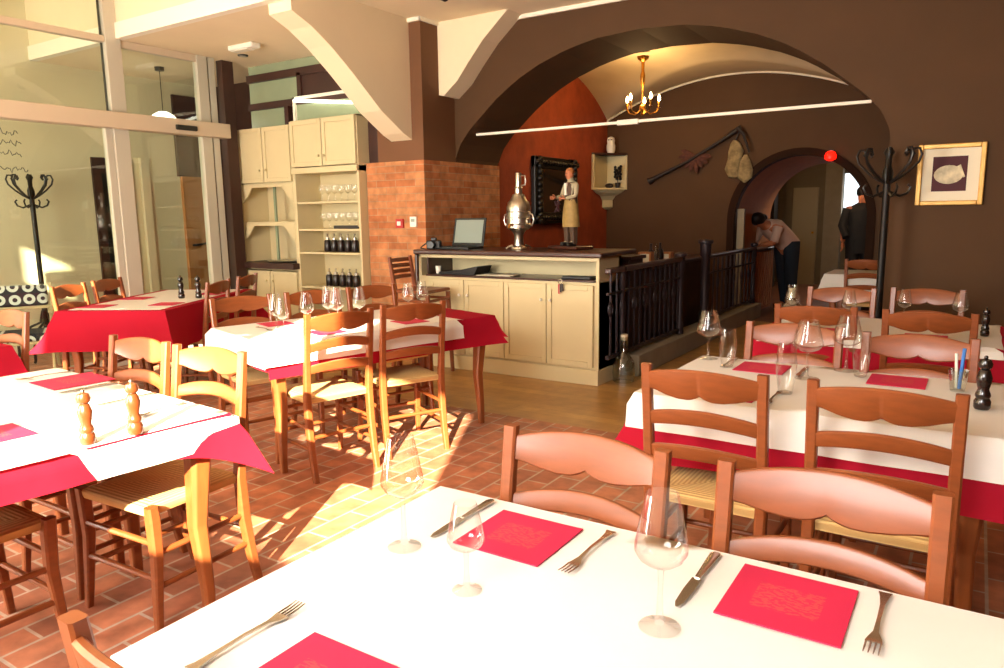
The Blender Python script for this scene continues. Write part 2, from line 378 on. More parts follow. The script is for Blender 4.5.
# arch wall
def arch_z(dx):
    T = [(0, 2.955), (.4, 2.935), (.7, 2.875), (1.0, 2.775), (1.23, 2.665), (1.48, 2.50), (1.78, 2.25), (1.9, 2.11), (1.955, 1.98)]
    dx = abs(dx)
    for (a, za), (b, zb) in zip(T, T[1:]):
        if dx <= b: return za+(zb-za)*(dx-a)/(b-a)
    return 0
AC, AH = -2.545, 1.955
def arch_poly(cx, hw, zf, x0, x1, ztop, zbase=0, n=48, cosine=True):
    pts = [(x0, zbase), (cx-hw, zbase)]
    for i in range(n+1):
        u = -math.cos(PI*i/n) if cosine else -1+2*i/n
        pts.append((cx+u*hw, zf(u*hw)))
    pts += [(cx+hw, zbase), (x1, zbase), (x1, ztop), (x0, ztop)]
    return pts
def sheet_arch(name, mt, cx, hw, zf, x0, x1, ztop, ya, yb, n=48):
    """wall with an arched opening, built of quads"""
    b = MB(); us = [-math.cos(PI*i/n) for i in range(n+1)]
    b.box(x0, cx-hw, ya, yb, 0, ztop); b.box(cx+hw, x1, ya, yb, 0, ztop)
    for i in range(n):
        xa, xb = cx+us[i]*hw, cx+us[i+1]*hw; za, zb = zf(us[i]*hw), zf(us[i+1]*hw)
        v = [(xa, ya, za), (xb, ya, zb), (xb, ya, ztop), (xa, ya, ztop), (xa, yb, za), (xb, yb, zb), (xb, yb, ztop), (xa, yb, ztop)]
        b.add(v, [(0, 1, 2, 3), (7, 6, 5, 4), (0, 4, 5, 1)])
    return struct(b.build(name, mt))
sheet_arch('wall_middle', 'brown_wall', AC, AH, arch_z, XJ-.02, 2.2, ZC, YA, YF)
struct(MB().box(-4.1, 2.1, YA-.02, YA, ZC-.035, ZC).build('trim_2', 'white_trim'))
# pier and its brick base
struct(MB().box(-5.08, XJ, Y0, YA+.02, 1.93, ZC).build('wall_pier', 'pier'))
struct(MB().box(-5.23, XJ+.012, Y0-.02, YF-.01, 0, 1.945).build('wall_brick', 'brick'))
tr = MB(); tr.box(-4.64, XJ+.015, Y0-.02, Y0, ZC-.035, ZC); tr.box(XJ, XJ+.02, Y0-.02, YA-.2, ZC-.035, ZC)
struct(tr.build('trim_3', 'white_trim'))
# curved haunch along the ceiling step (toward the street)
prof = [(5.64, 2.13), (5.5, 2.19), (5.2, 2.365), (4.83, 2.66), (4.6, 2.825), (4.4, 2.94), (4.2, 3.02), (4.2, 3.76), (5.64, 3.76)]
struct(MB().prism(prof, -4.9, -4.64, 'x').build('trim_4', 'ceil'))
prof = [(XJ, 2.57), (-4.44, 2.56), (-4.28, 2.68), (-4.14, 2.84), (-3.97, 3.02), (-3.75, 3.2), (-3.70, ZC), (XJ, ZC)]
struct(MB().prism(prof, 5.88, YA, 'y').build('trim_5', 'ceil'))
# bay behind the arch
struct(MB().box(XJ-.1, XJ, YF-.02, YB+.2, 0, 3.4).build('wall_left', 'redwall'))
struct(MB().box(-.6, -.5, YF, YB+.2, 0, 3.4).build('wall_right', 'brown_wall'))
def vault_z(x, y):
    c1 = 2.70+.45*(1-((x+2.75)/1.75)**2); c2 = 2.70+.52*(1-((y-8.34)/1.41)**2)
    return c1, c2
def vz(x, y): return max(*vault_z(x, y), 2.70)
struct(MB().grid(lambda u, v: (XJ+3.9*u, YF-.01+(YB-YF+.01)*v, vz(XJ+3.9*u, YF+(YB-YF)*v)), 60, 50).build('ceiling', 'vault', smooth=True))
DC, DH = -1.90, .78
def door_z(dx): return 1.31+.78*math.sqrt(max(0, 1-(dx/DH)**2))
sheet_arch('wall_back', 'brown_wall', DC, DH, door_z, XJ-.1, -.5, 3.3, YB, YB+.12, 32)
sheet_arch('wall_back', 'tan', DC, DH-.0, door_z, XJ-.1, .9, 3.0, YB+.12, 11.7, 32)
tb = MB(); tb.tube([(XJ+3.5*i/40, YB-.012, vault_z(XJ+3.5*i/40, YB)[0]-.008) for i in range(41)], .014, 6)
struct(tb.build('trim_6', 'white_trim'))
tb = MB(); n = 30
out = [(DC-DH*math.cos(PI*i/n), door_z(DH*math.cos(PI*i/n))) for i in range(n+1)]
rings = []
pts = [(DC-DH, 0)]+out+[(DC+DH, 0)]
for i, (x, z) in enumerate(pts):
    dx, dz = x-DC, max(z-1.31, 0); L = math.hypot(dx, dz); ux, uz = dx/L, dz/L
    if z < 1.31: ux, uz = (1 if dx > 0 else -1), 0
    rings.append([(x, YB-.03, z), (x+ux*.09, YB-.03, z+uz*.09), (x+ux*.09, YB+.01, z+uz*.09), (x, YB+.01, z)])
tb.loft(rings); M['archtrim'] = mat('dark_brown_plaster', '#2c1b12', .9, spec=.1); struct(tb.build('trim_7', 'archtrim'))
# far room
struct(MB().box(-4.6, -4.5, YB+.2, 16.2, 0, 3).build('wall_left', 'dgreen'))
struct(MB().box(.8, .9, YB+.2, 16.2, 0, 3).build('wall_right', 'brown_wall'))
fw = MB(); fw.box(-4.6, -2.2, 15.4, 15.5, 0, 3); fw.box(-2.2, -1.2, 15.4, 15.5, 0, 1.35); fw.box(-2.2, -1.2, 15.4, 15.5, 2.1, 3); fw.box(-1.2, .9, 15.4, 15.5, 0, 3)
struct(fw.build('wall_back', 'dgreen'))
struct(MB().box(-4.6, .9, YB+.6, 16.2, 2.75, 2.85).build('ceiling', 'vault'))
struct(MB().box(-2.5, -2.2, 15.2, 15.4, 0, 2.75).build('wall_nib', 'curb'))

# ------------------------------------------------------------------ glazed front on the left
g = thing('window_1', '', ''); 
del g['label'], g['category']; struct(g)
fr = MB()
fr.box(XG-.05, XG+.05, 4.02, 4.17, 0, 3.75)
fr.box(XG-.03, XG+.03, 3.95, 4.02, 0, 2.3)
fr.box(XG-.04, XG+.04, 4.98, 5.10, 0, 3.1); fr.box(XG-.03, XG+.03, 5.12, 5.2, 0, 3.1)
fr.box(XG-.03, XG+.03, .9, 5.2, 0, .08)
fr.build('window_frame', 'frame_al', g, bevel=.006)
fr = MB(); fr.box(XG-.03, XG+.04, .9, 4.02, 3.05, 3.11); fr.box(XG-.03, XG+.03, 4.17, 5.0, 3.03, 3.1)
fr.build('transom_bar', 'frame_header', g, bevel=.006)
MB().box(XG-.03, XG+.12, .9, 5.28, 2.27, 2.42).build('header_beam', 'frame_header', g, bevel=.008)
p = MB(); p.box(XG+.115, XG+.145, 4.62, 4.86, 2.31, 2.36); p.build('door_sensor', 'blackp', g, bevel=.01)
gp = MB(); gp.box(XG-.005, XG+.005, .9, 4.02, .08, 3.05); gp.box(XG-.005, XG+.005, .9, 4.02, 3.11, 3.75); gp.box(XG-.005, XG+.005, 4.17, 4.98, .08, 3.03)
gp.build('glass_pane', 'glass', g)
gk = MB(); gk.box(XG-.012, XG-.006, 4.0, 4.02, 0, 3.75); gk.build('rubber_seal', 'black', g)
# handwriting on the glass, only its ends are in view
wr = MB()
for (yy, zz, k) in ((3.09, 2.16, 0), (3.11, 2.08, 1), (3.10, 1.99, 2), (3.14, 1.86, 3)):
    pts = [(XG+.012, yy-.16+.26*i/22, zz+.016*math.sin(i*1.3+k)*(1+.8*math.sin(i*.7+k*2))+.01*math.cos(i*2.9+k)) for i in range(23)]
    wr.tube(pts, .0035, 4)
wr.build('glass_lettering', 'black', g)
# dark posts beside the glazed front and around the dresser
struct(MB().box(XG-.08, XG+.02, 5.30, 5.44, 0, 3.1).build('trim_8', 'darkwood'))
struct(MB().box(-5.33, -5.08, 5.66, 5.9, 1.945, 3.1).build('trim_9', 'darkwood'))

# wall over the dresser: transom windows between dark beams
struct(MB().box(-7.1, -5.0, 6.3, 6.4, 0, 3.1).build('wall_back', 'brown_wall'))
o = thing('window_2', '', ''); del o['label'], o['category']; struct(o)
b = MB(); b.box(-7.1, -5.1, 5.7, 5.8, 2.92, 3.0); b.box(-7.1, -5.1, 5.7, 5.8, 2.62, 2.69); b.box(-6.28, -6.22, 5.7, 5.8, 2.69, 2.95); b.box(-6.5, -6.44, 5.7, 5.8, 2.38, 2.62)
b.build('window_frame', 'darkwood', o)
b = MB(); b.box(-7.1, -6.28, 5.74, 5.76, 2.69, 2.92); b.box(-7.1, -6.5, 5.74, 5.76, 2.38, 2.62); b.box(-7.1, -5.1, 5.74, 5.76, 3.0, 3.1); b.build('glass_pane', 'green_glass', o)
b = MB(); b.box(-6.22, -5.1, 5.72, 5.78, 2.69, 2.92); b.box(-7.1, -5.1, 5.72, 5.78, 2.38, 2.385); b.build('board_panel', 'darkwood', o)
t = thing('lit_transom_window', 'white framed lit transom window with a glowing tube above the cream dresser', 'window light', (-5.82, 5.68, 2.40))
b = MB(); b.box(-.52, .52, 0, .03, 0, .03); b.box(-.52, -.49, 0, .03, 0, .3); b.box(-.52, .52, 0, .03, .27, .3) ; b.build('window_frame', 'white_trim', t)
MB().box(-.49, .6, .03, .04, .03, .27).build('glass_pane', 'green_glass', t)
MB().tube([(-.48, -.01, .26), (.52, -.01, .15)], .016, 8).build('lamp_tube', 'tube', t)

# ------------------------------------------------------------------ vestibule fittings
d = thing('door_1', '', ''); del d['label'], d['category']; struct(d)
MB().box(-8.6, -8.57, 4.66, 5.14, 0, 2.13).build('door_panel', 'darkwood', d)
b = MB(); b.box(-8.6, -8.55, 5.24, 5.34, 0, 2.15); b.build('door_frame', 'cream_wall', d)
b = MB()
for k in range(3): b.box(-8.572, -8.566, 4.76, 5.04, .3+.6*k, .75+.6*k)
b.build('door_inset', 'black', d)
d = thing('door_2', '', ''); del d['label'], d['category']; struct(d)
MB().box(-8.6, -8.55, 5.78, 6.28, 0, 1.95).build('door_panel', 'tan', d)
MB().box(-8.6, -8.56, 5.74, 6.28, 1.95, 2.95).build('door_fanlight', 'darkwood', d)
MB().tube([(-8.55, 5.86, 1.08), (-8.49, 5.86, 1.08), (-8.49, 6.02, 1.10)], .014, 8).build('door_handle', 'black', d, smooth=True)
t = thing('pendant_lamp', 'white dome pendant lamp glowing behind the glazed front', 'lamp', (-7.85, 5.13, 0))
b = MB(); b.lathe([(.16, 2.40), (.165, 2.46), (.15, 2.53), (.11, 2.58), (.05, 2.615), (.02, 2.62)], 20); b.build('lamp_shade', 'pend', t, smooth=True)
MB().tube([(0, 0, 2.62), (0, 0, 3.06)], .004, 6).build('cord', 'black', t)
MB().lathe([(.05, 3.06), (.05, 3.1)], 14).build('ceiling_rose', 'blackp', t)

def coat_rack(name, label, loc, h, rz):
    t = thing(name, label, 'coat rack', loc, rz)
    b = MB(); b.lathe([(.028, .12), (.026, .5), (.024, h-.25), (.034, h-.22), (.034, h-.16), (.02, h-.12), (.022, h-.06), (.035, h-.03), (.02, h)], 12); b.build('pole', 'black', t, smooth=True)
    for k in range(8):
        a = 2*PI*k/8; c, s_ = math.cos(a), math.sin(a)
        b = MB(); pr = [(.02, h-.24), (.07, h-.21), (.13, h-.16), (.185, h-.1), (.2, h-.05), (.185, h-.01), (.155, h-.01), (.145, h-.035), (.16, h-.05)]
        b.tube([(r*c, r*s_, z) for r, z in pr], .0095, 6); b.build('coat_hook', 'black', t, smooth=True)
    for k in range(4):
        a = 2*PI*k/4+.4; c, s_ = math.cos(a), math.sin(a)
        b = MB(); pr = [(.02, h-.30), (.09, h-.33), (.14, h-.31), (.16, h-.27), (.14, h-.25)]
        b.tube([(r*c, r*s_, z) for r, z in pr], .009, 6); b.build('small_hook', 'black', t, smooth=True)
        b = MB(); pr = [(.02, .5), (.05, .38), (.14, .34), (.24, .26), (.29, .14), (.29, .03), (.31, .01)]
        b.tube([(r*c, r*s_, z) for r, z in pr], .014, 6); b.build('foot', 'black', t, smooth=True)
    b = MB(); b.tube([(.24*math.cos(2*PI*i/24), .24*math.sin(2*PI*i/24), .27) for i in range(24)], .008, 6, closed=True); b.build('ring', 'black', t, smooth=True)
    return t
coat_rack('coat_rack', 'black bentwood coat rack standing behind the folding chair by the glazed front', (-8.06, 3.74, 0), 1.88, .3)
coat_rack('coat_rack', 'dark coat rack standing at the right foot of the wide brown arch', (-.56, 5.84, 0), 1.84, .1)

# folding chair with ring patterned cushion
t = thing('folding_chair', 'pale wooden folding chair with ring patterned cushions in front of the coat rack', 'chair', (-7.50, 3.27, 0), math.radians(62))
for sx in (-.25, .25):
    MB().sq([(sx, .24, 0), (sx, .0, .30), (sx, -.22, .58)], [(.026, .03)]*3).build('leg', 'folding', t)
    MB().sq([(sx*.92, -.24, 0), (sx*.92, -.0, .30), (sx*.92, .2, .58)], [(.024, .028)]*3).build('leg', 'folding', t)
    MB().box(sx-.02, sx+.02, -.26, .24, .575, .60).build('armrest', 'folding', t, bevel=.004)
    MB().sq([(sx, .19, .58), (sx, .24, .82)], [(.026, .028)]*2).build('back_post', 'folding', t)
b = MB(); b.box(-.24, .24, -.24, .22, .29, .315); b.box(-.24, .24, .19, .22, .58, .61); b.build('seat_frame', 'folding', t, bevel=.004)
MB().box(-.21, .21, -.22, .2, .315, .39).build('seat_cushion', 'rings', t, bevel=.02)
MB().box(-.22, .22, .17, .23, .61, .81).build('back_cushion', 'rings', t, bevel=.02)

# ------------------------------------------------------------------ dresser (two units)
def knob(p, parent, mt='cabinet'):
    b = MB(); x, y, z = p; b.ball((x, y, z), .014, 10, 6); return b.build('knob', mt, parent, smooth=True)
def panel_door(b, x0, x1, z0, z1, y):
    f = .045
    b.box(x0, x1, y, y+.018, z0, z1)
    b.box(x0, x0+f, y-.012, y, z0, z1); b.box(x1-f, x1, y-.012, y, z0, z1); b.box(x0+f, x1-f, y-.012, y, z0, z0+f); b.box(x0+f, x1-f, y-.012, y, z1-f, z1)
YH = 5.5
t = thing('cream_dresser', 'cream dresser unit with scalloped open niches above a dark ledge', 'cabinet', (-7.07, YH, 0))
w = .88
b = MB(); b.box(0, .02, 0, .38, 0, 2.39); b.box(w-.02, w, 0, .38, 0, 2.39); b.box(0, w, .36, .38, 0, 2.39); b.box(0, w, 0, .38, 2.37, 2.39); b.box(.02, w-.02, .02, .38, 1.78, 1.80); b.box(.02, w-.02, .02, .38, 1.36, 1.375); b.box(0, w, .0, .38, .0, .1); b.box(.02, w-.02, .02, .38, .84, .86)
b.build('body', 'cabinet', t, bevel=.003)
for k in range(2):
    b = MB(); panel_door(b, .01+k*(w/2-.003), w/2-.005+k*(w/2-.003), 1.80, 2.385, -.018); q = b.build('door', 'cabinet', t, bevel=.003); knob((w/2-.05+k*.1, -.045, 1.93), q)
    b = MB(); panel_door(b, .01+k*(w/2-.003), w/2-.005+k*(w/2-.003), .12, .83, -.018); q = b.build('door', 'cabinet', t, bevel=.003); knob((w/2-.05+k*.1, -.045, .72), q)
for zt_ in (1.78, 1.36):
    pts = [(.02, zt_)]; n = 24
    for i in range(n+1):
        u = -1+2*i/n; pts.append((w/2+u*(w/2-.02), zt_-.17*max(0, (abs(u)-.62)/.38)**.7-.03))
    pts.append((w-.02, zt_)); pts = [(x, z) for x, z in pts]
    MB().prism(pts[::-1], -.002, .016, 'y').build('scalloped_valance', 'cabinet', t)
MB().box(-.02, w+.02, -.09, .36, .86, .925).build('ledge', 'darkwood', t, bevel=.005)
MB().box(w/2-.015, w/2+.015, .1, .12, .925, 1.77).build('glass_divider', 'green_glass', t)
t = thing('cream_dresser', 'taller cream shelf unit holding rows of glassware beside the brick pier', 'cabinet', (-6.19, YH, 0))
w = .95
b = MB(); b.box(0, .03, 0, .38, 0, 2.42); b.box(w-.03, w, 0, .38, 0, 2.42); b.box(0, w, .36, .38, 0, 2.42); b.box(0, w, 0, .38, 2.40, 2.42)
b.box(0, w, -.03, .38, 1.87, 1.93)
SH = [1.58, 1.295, 1.05, .68, .35]
for z in SH: b.box(.03, w-.03, .01, .37, z-.022, z)
b.box(0, w, 0, .38, 0, .1); b.build('body', 'cabinet', t, bevel=.003)
for k in range(2):
    b = MB(); panel_door(b, .01+k*(w/2-.003), w/2-.005+k*(w/2-.003), 1.94, 2.41, -.018); q = b.build('door', 'cabinet', t, bevel=.003); knob((w/2-.04+k*.08, -.045, 2.04), q)

# ------------------------------------------------------------------ glassware
def make_goblet(key):
    h, r = key; zb = h*.45
    t = thing('wine_glass', '', 'wine glass')
    MB().lathe([(.002, zb), (.012, zb+.002)]+[(r*q, zb+(h-zb)*u) for u, q in ((.05, .5), (.13, .82), (.24, 1.0), (.32, .99), (.65, .81), (1.0, .60))], 28, caps=False).build('bowl', 'wine', t, smooth=True)
    MB().lathe([(r*.8, .001), (r*.5, .004), (r*.2, .008), (.006, .018), (.0042, zb*.6), (.005, zb*.92), (.006, zb)], 20, caps=False).build('stem', 'wine', t, smooth=True)
    return t
goblet = first_then_copy(make_goblet)
def make_tumbler(key):
    h, r = key
    t = thing('water_glass', '', 'water glass')
    MB().lathe([(r*.62, .002), (r*.66, .004), (r*.95, h*.45), (r*.98, h*.6), (r*.82, h)], 22, caps=False).build('bowl', 'wine', t, smooth=True)
    MB().lathe([(r*.63, .0005), (r*.66, .006), (.002, .014)], 18).build('base', 'wine', t, smooth=True)
    return t
tumbler = first_then_copy(make_tumbler)

def shelf_glass(x, z, h, r, label, grp, dark=False):
    p = MB().lathe([(r*.7, 0.001), (r*.68, .004), (.004, .012), (.004, h*.45), (r*.8, h*.55), (r, h*.75), (r*.85, h)], 12, caps=False)
    o = p.build('wine_glass', 'wine', None, smooth=True, loc=(-6.14+x, YH+.14, z)); tag(o, label, 'wine glass', grp); return o
shelfnames = ['top', 'second']
ORD = ['leftmost', 'second from the left', 'third from the left', 'middle', 'third from the right', 'second from the right', 'rightmost']
for si, zz in enumerate(SH[:2]):
    for i in range(7):
        shelf_glass(.22+.095*i, zz, .17, .035, '%s clear stemmed glass on the %s open shelf of the cream dresser' % (ORD[i], shelfnames[si]), 'stemmed glasses on the %s dresser shelf' % shelfnames[si])
for si, zz in enumerate(SH[2:4]):
    for i in range(5):
        b = MB(); b.lathe([(.035, .001), (.04, .01), (.04, .11), (.03, .125)], 12); o = b.build('dark_jar', 'wineglassdark', None, smooth=True, loc=(-6.14+.27+.1*i, YH+.14, zz))
        MB().lathe([(.02, .125), (.021, .15), (.004, .16), (.012, .19)], 10).build('stopper', 'nickel', o, smooth=True)
        tag(o, '%s dark stoppered jar on the %s open shelf of the cream dresser' % ((ORD[:2]+['middle']+ORD[5:])[i], ('third', 'fourth')[si]), 'jar', 'jars on the %s dresser shelf' % ('third', 'fourth')[si])
b = MB(); b.box(-.16, .16, -.11, .11, 0, .02); b.box(-.17, .17, -.12, -.11, 0, .035); o = b.build('serving_tray', 'tray', None, loc=(-5.48, YH+.14, SH[1]), bevel=.006); tag(o, 'dark serving tray lying on the second open shelf of the dresser', 'tray')
b = MB(); b.lathe([(.035, .001), (.037, .02), (.037, .14), (.014, .18), (.014, .24)], 14); o = b.build('bottle', 'jar', None, smooth=True, loc=(-5.35, YH+.14, SH[2])); tag(o, 'pale bottle at the right end of the third open dresser shelf', 'bottle')
b = MB(); b.lathe([(.001, .002), (.16, .004), (.2, .018), (.205, .02)], 24); o = b.build('platter', 'nickel', None, smooth=True, loc=(-6.5, YH+.1, .926)); tag(o, 'shallow metal platter on the dark ledge of the cream dresser', 'platter')

# ------------------------------------------------------------------ brick pier fittings
o = MB().box(-.04, .04, -.02, .0, -.05, .05).build('wall_thermostat', 'whitep', None, loc=(-4.63, Y0-.02, 1.36), bevel=.004)
MB().box(-.022, .022, -.024, -.02, .0, .03).build('display', 'screen', o); tag(o, 'small white thermostat on the brick pier beside the counter', 'thermostat')
o = MB().box(-.045, .045, -.03, .0, -.045, .045).build('alarm_call_point', 'redplastic', None, loc=(-4.80, Y0-.02, 1.345), bevel=.005)
MB().box(-.022, .022, -.034, -.03, -.02, .02).build('button_plate', 'whitep', o); tag(o, 'red alarm call point on the brick pier near the dresser', 'alarm button')

# ------------------------------------------------------------------ bar counter
t = thing('bar_counter', 'cream panelled bar counter with open niche and dark wooden top', 'counter', (0, 0, 0))
cx0, cx1, cy0, cy1 = -4.44, -2.56, 5.42, 5.86
b = MB(); b.box(cx0, cx1, cy0, cy1, 0, .86); b.box(cx0, cx1, cy1-.06, cy1, .86, 1.06)
b.box(cx1-.03, cx1, cy0-.004, cy1, .0, 1.06); b.box(cx0, cx0+.03, cy0, cy1, .86, 1.06); b.box(cx0, cx1, cy0, cy0+.02, 1.03, 1.06)
b.box(cx0, cx1+.004, cy0-.02, cy1, 0, .13)
b.build('body', 'cabinet', t, bevel=.003)
ds = [-4.40, -3.94, -3.515, -3.13, -2.755-.0, -2.59]
ds = [-4.30, -3.905, -3.47, -3.06, -2.60]
for i, (a, c) in enumerate(zip([-4.30, -3.90, -3.47, -3.04], [-3.90, -3.47, -3.04, -2.60])):
    b = MB(); panel_door(b, a+.004, c-.004, .15, .835, cy0-.018); q = b.build('door', 'cabinet', t, bevel=.003)
    kx = c-.045 if i % 2 == 0 else a+.045; knob((kx, cy0-.045, .70), q, 'plasterwhite')
MB().box(cx0+.1, cx1-.03, cy0-.025, cy1-.06, .86, .876).build('niche_shelf', 'ctop', t, bevel=.003)
MB().box(cx0-.03, cx1+.04, cy0-.05, 6.10, 1.062, 1.105).build('worktop', 'ctop', t, bevel=.012)
b = MB(); b.box(cx0-.03, cx0, cy0-.03, cy1+.2, 0, 1.062); b.build('side_panel', 'ctop', t, bevel=.01)
MB().box(cx0+.10, cx0+.115, cy0+.0, cy1-.06, .876, 1.04).build('divider', 'ctop', t)
# inner counter of the serving area behind
o = MB().box(-4.4, -2.62, 6.18, 6.5, 0, 1.0).build('back_bar_unit', 'darkwood', None, bevel=.01); MB().box(-4.42, -2.6, 6.16, 6.52, 1.0, 1.03).build('worktop', 'ctop', o); tag(o, 'low dark cabinet standing behind the cream bar counter', 'cabinet')

# things in the niche
o = MB().prism([(-.2, 0), (.2, .0), (.24, .075), (.22, .08), (-.02, .03), (-.2, .02)], -.12, .12, 'y').build('black_folder', 'blackp', None, loc=(-4.02, 5.56, .878)); tag(o, 'black folder lying half open in the counter niche', 'folder')
b = MB(); b.lathe([(.022, 0), (.028, .07)], 14); o = b.build('paper_cup', 'whitep', None, smooth=True, loc=(-4.27, 5.5, .878)); tag(o, 'small white cup at the left end of the counter niche', 'cup')
b = MB(); b.box(-.17, .17, -.1, .1, 0, .006); b.box(-.1, .2, -.08, .08, .006, .01); o = b.build('paper_sheets', 'paper', None, loc=(-3.62, 5.54, .878), rz=.1); tag(o, 'loose printed sheets lying in the counter niche', 'papers')
o = MB().box(-.13, .13, -.06, .06, 0, .02).build('dark_booklet', 'blackp', None, loc=(-2.80, 5.53, .878), bevel=.003); tag(o, 'flat dark booklet at the right end of the counter niche', 'booklet')
t = thing('key_bunch', 'bunch of keys hanging in front of the right counter door', 'keys', (-2.89, 5.365, .86))
MB().tube([(.02*math.cos(a*PI/6), 0, .0+.02*math.sin(a*PI/6)) for a in range(12)], .003, 5, closed=True).build('key_ring', 'steel', t)
for k in range(3): MB().box(-.02+.016*k, -.006+.016*k, -.004+.002*k, 0+.002*k, -.1+.012*k, -.018).build('key', 'redplastic' if k == 0 else 'black', t, bevel=.001)

# laptop
t = thing('laptop', 'open black laptop standing on the bar counter in front of the bricks', 'laptop', (-4.10, 5.62, 1.106), math.radians(-3))
b = MB(); b.box(-.19, .19, -.12, .12, 0, .022); b.build('keyboard_base', 'blackp', t, bevel=.004)
b = MB(); b.box(-.17, .17, -.09, .04, .022, .025); b.build('keys', 'coat', t)
lid = Matrix.Rotation(math.radians(-12), 4, 'X')
q = MB().box(-.19, .19, -.008, .006, 0, .27).build('screen_lid', 'blackp', t, loc=(0, .12, .02), rot=(math.radians(-12), 0, 0), bevel=.004)
MB().box(-.165, .165, -.0095, -.008, .03, .25).build('screen', 'screen', q)
t = thing('black_camera', 'black camera with a stubby lens lying on the counter beside the laptop', 'camera', (-4.33, 5.52, 1.106), .3)
MB().box(-.07, .07, -.03, .03, 0, .08).build('body', 'blackp', t, bevel=.012); MB().box(-.025, .025, -.02, .02, .08, .105).build('viewfinder', 'blackp', t, bevel=.006)
q = MB(); q.tube([(0, -.03, .04), (0, -.1, .04)], [.034, .032], 16); q.build('lens', 'black', t, smooth=True)
MB().tube([(-.07, 0, .06), (-.12, .02, .03), (-.14, .0, .008), (-.08, -.05, .006)], .006, 6).build('strap', 'black', t)

# samovar
t = thing('samovar', 'tall nickel samovar with flared feet on the bar counter', 'samovar', (-3.545, 5.78, 1.106))
b = MB(); b.lathe([(.075, .0), (.07, .015), (.045, .03), (.04, .12), (.055, .15), (.07, .17)], 24); b.build('pedestal', 'nickel', t, smooth=True)
for k in range(4):
    a = PI/4+k*PI/2; MB().tube([(.06*math.cos(a), .06*math.sin(a), .03), (.1*math.cos(a), .1*math.sin(a), .02), (.12*math.cos(a), .12*math.sin(a), .002)], [.012, .009, .006], 6).build('foot', 'nickel', t, smooth=True)
b = MB(); b.lathe([(.05, .165), (.09, .175), (.108, .19), (.11, .22), (.116, .225), (.11, .23), (.11, .27), (.117, .275), (.117, .285), (.11, .29), (.11, .33), (.116, .335), (.11, .34), (.11, .38), (.102, .40), (.098, .42), (.075, .445), (.06, .475)], 28); b.build('urn', 'nickel', t, smooth=True)
b = MB(); b.lathe([(.06, .475), (.055, .49), (.035, .5), (.033, .545), (.04, .55), (.034, .56)], 20); b.build('neck', 'nickel', t, smooth=True)
b = MB(); b.lathe([(.028, .56), (.028, .68), (.026, .685)], 18); b.build('chimney', 'nickel', t, smooth=True)
b = MB(); b.tube([(.028, 0, .57), (.07, 0, .575), (.075, 0, .6), (.07, 0, .655), (.028, 0, .66)], .007, 6); b.build('chimney_handle', 'nickel', t, smooth=True)
for sx in (-1, 1):
    b = MB(); b.tube([(sx*.11, 0, .32), (sx*.145, 0, .31), (sx*.16, 0, .26), (sx*.14, 0, .21), (sx*.112, 0, .22)], .008, 6); b.build('handle', 'nickel', t, smooth=True)
b = MB(); b.tube([(0, -.11, .22), (0, -.16, .22), (0, -.17, .19)], [.012, .01, .008], 8); b.build('tap', 'brass', t, smooth=True)

# ------------------------------------------------------------------ skinned figures
def skin_fig(name, mt, joints, edges, parent=None, root=0, sub=2, loc=None):
    me = bpy.data.meshes.new(name); me.from_pydata([j[:3] for j in joints], edges, []); me.update()
    o = bpy.data.objects.new(name, me); C.objects.link(o)
    if parent: o.parent = parent
    if loc: o.location = loc
    o.modifiers.new('skin', 'SKIN'); sv = me.skin_vertices[0].data
    for i, j in enumerate(joints):
        r = j[3] if hasattr(j[3], '__len__') else (j[3], j[3]); sv[i].radius = r; sv[i].use_root = (i == root)
    s = o.modifiers.new('sub', 'SUBSURF'); s.levels = sub; s.render_levels = sub
    me.materials.append(M[mt]); 
    for p in me.polygons: p.use_smooth = True
    o.modifiers['skin'].use_smooth_shade = True
    return o
def hand(parent, wrist, d, side, mt='skin', k=1.0):
    """small open hand: palm and five fingers, d = pointing direction, side = thumb direction"""
    w = Vector(wrist); d = Vector(d).normalized(); s_ = Vector(side); s_ = (s_-d*s_.dot(d)).normalized(); dn = d.cross(s_)
    J = [tuple(w)+(.022*k,), tuple(w+d*.05*k)+((.03*k, .016*k),), tuple(w+d*.085*k)+((.034*k, .014*k),)]; E = [(0, 1), (1, 2)]
    for i, (off, ln) in enumerate(((-.028, .055), (-.01, .07), (.01, .074), (.027, .066))):
        a = w+d*.09*k+s_*off*k; n = len(J)
        J += [tuple(a)+(.009*k,), tuple(a+d*ln*.5*k+dn*.01*k)+(.0085*k,), tuple(a+d*ln*.85*k+dn*.035*k)+(.007*k,)]; E += [(2, n), (n, n+1), (n+1, n+2)]
    n = len(J); a = w+d*.03*k+s_*.03*k
    J += [tuple(a)+(.011*k,), tuple(a+d*.035*k+s_*.022*k)+(.0095*k,), tuple(a+d*.06*k+s_*.024*k+dn*.015*k)+(.008*k,)]; E += [(1, n), (n, n+1), (n+1, n+2)]
    return skin_fig('hand', mt, J, E, parent, 1, 1)

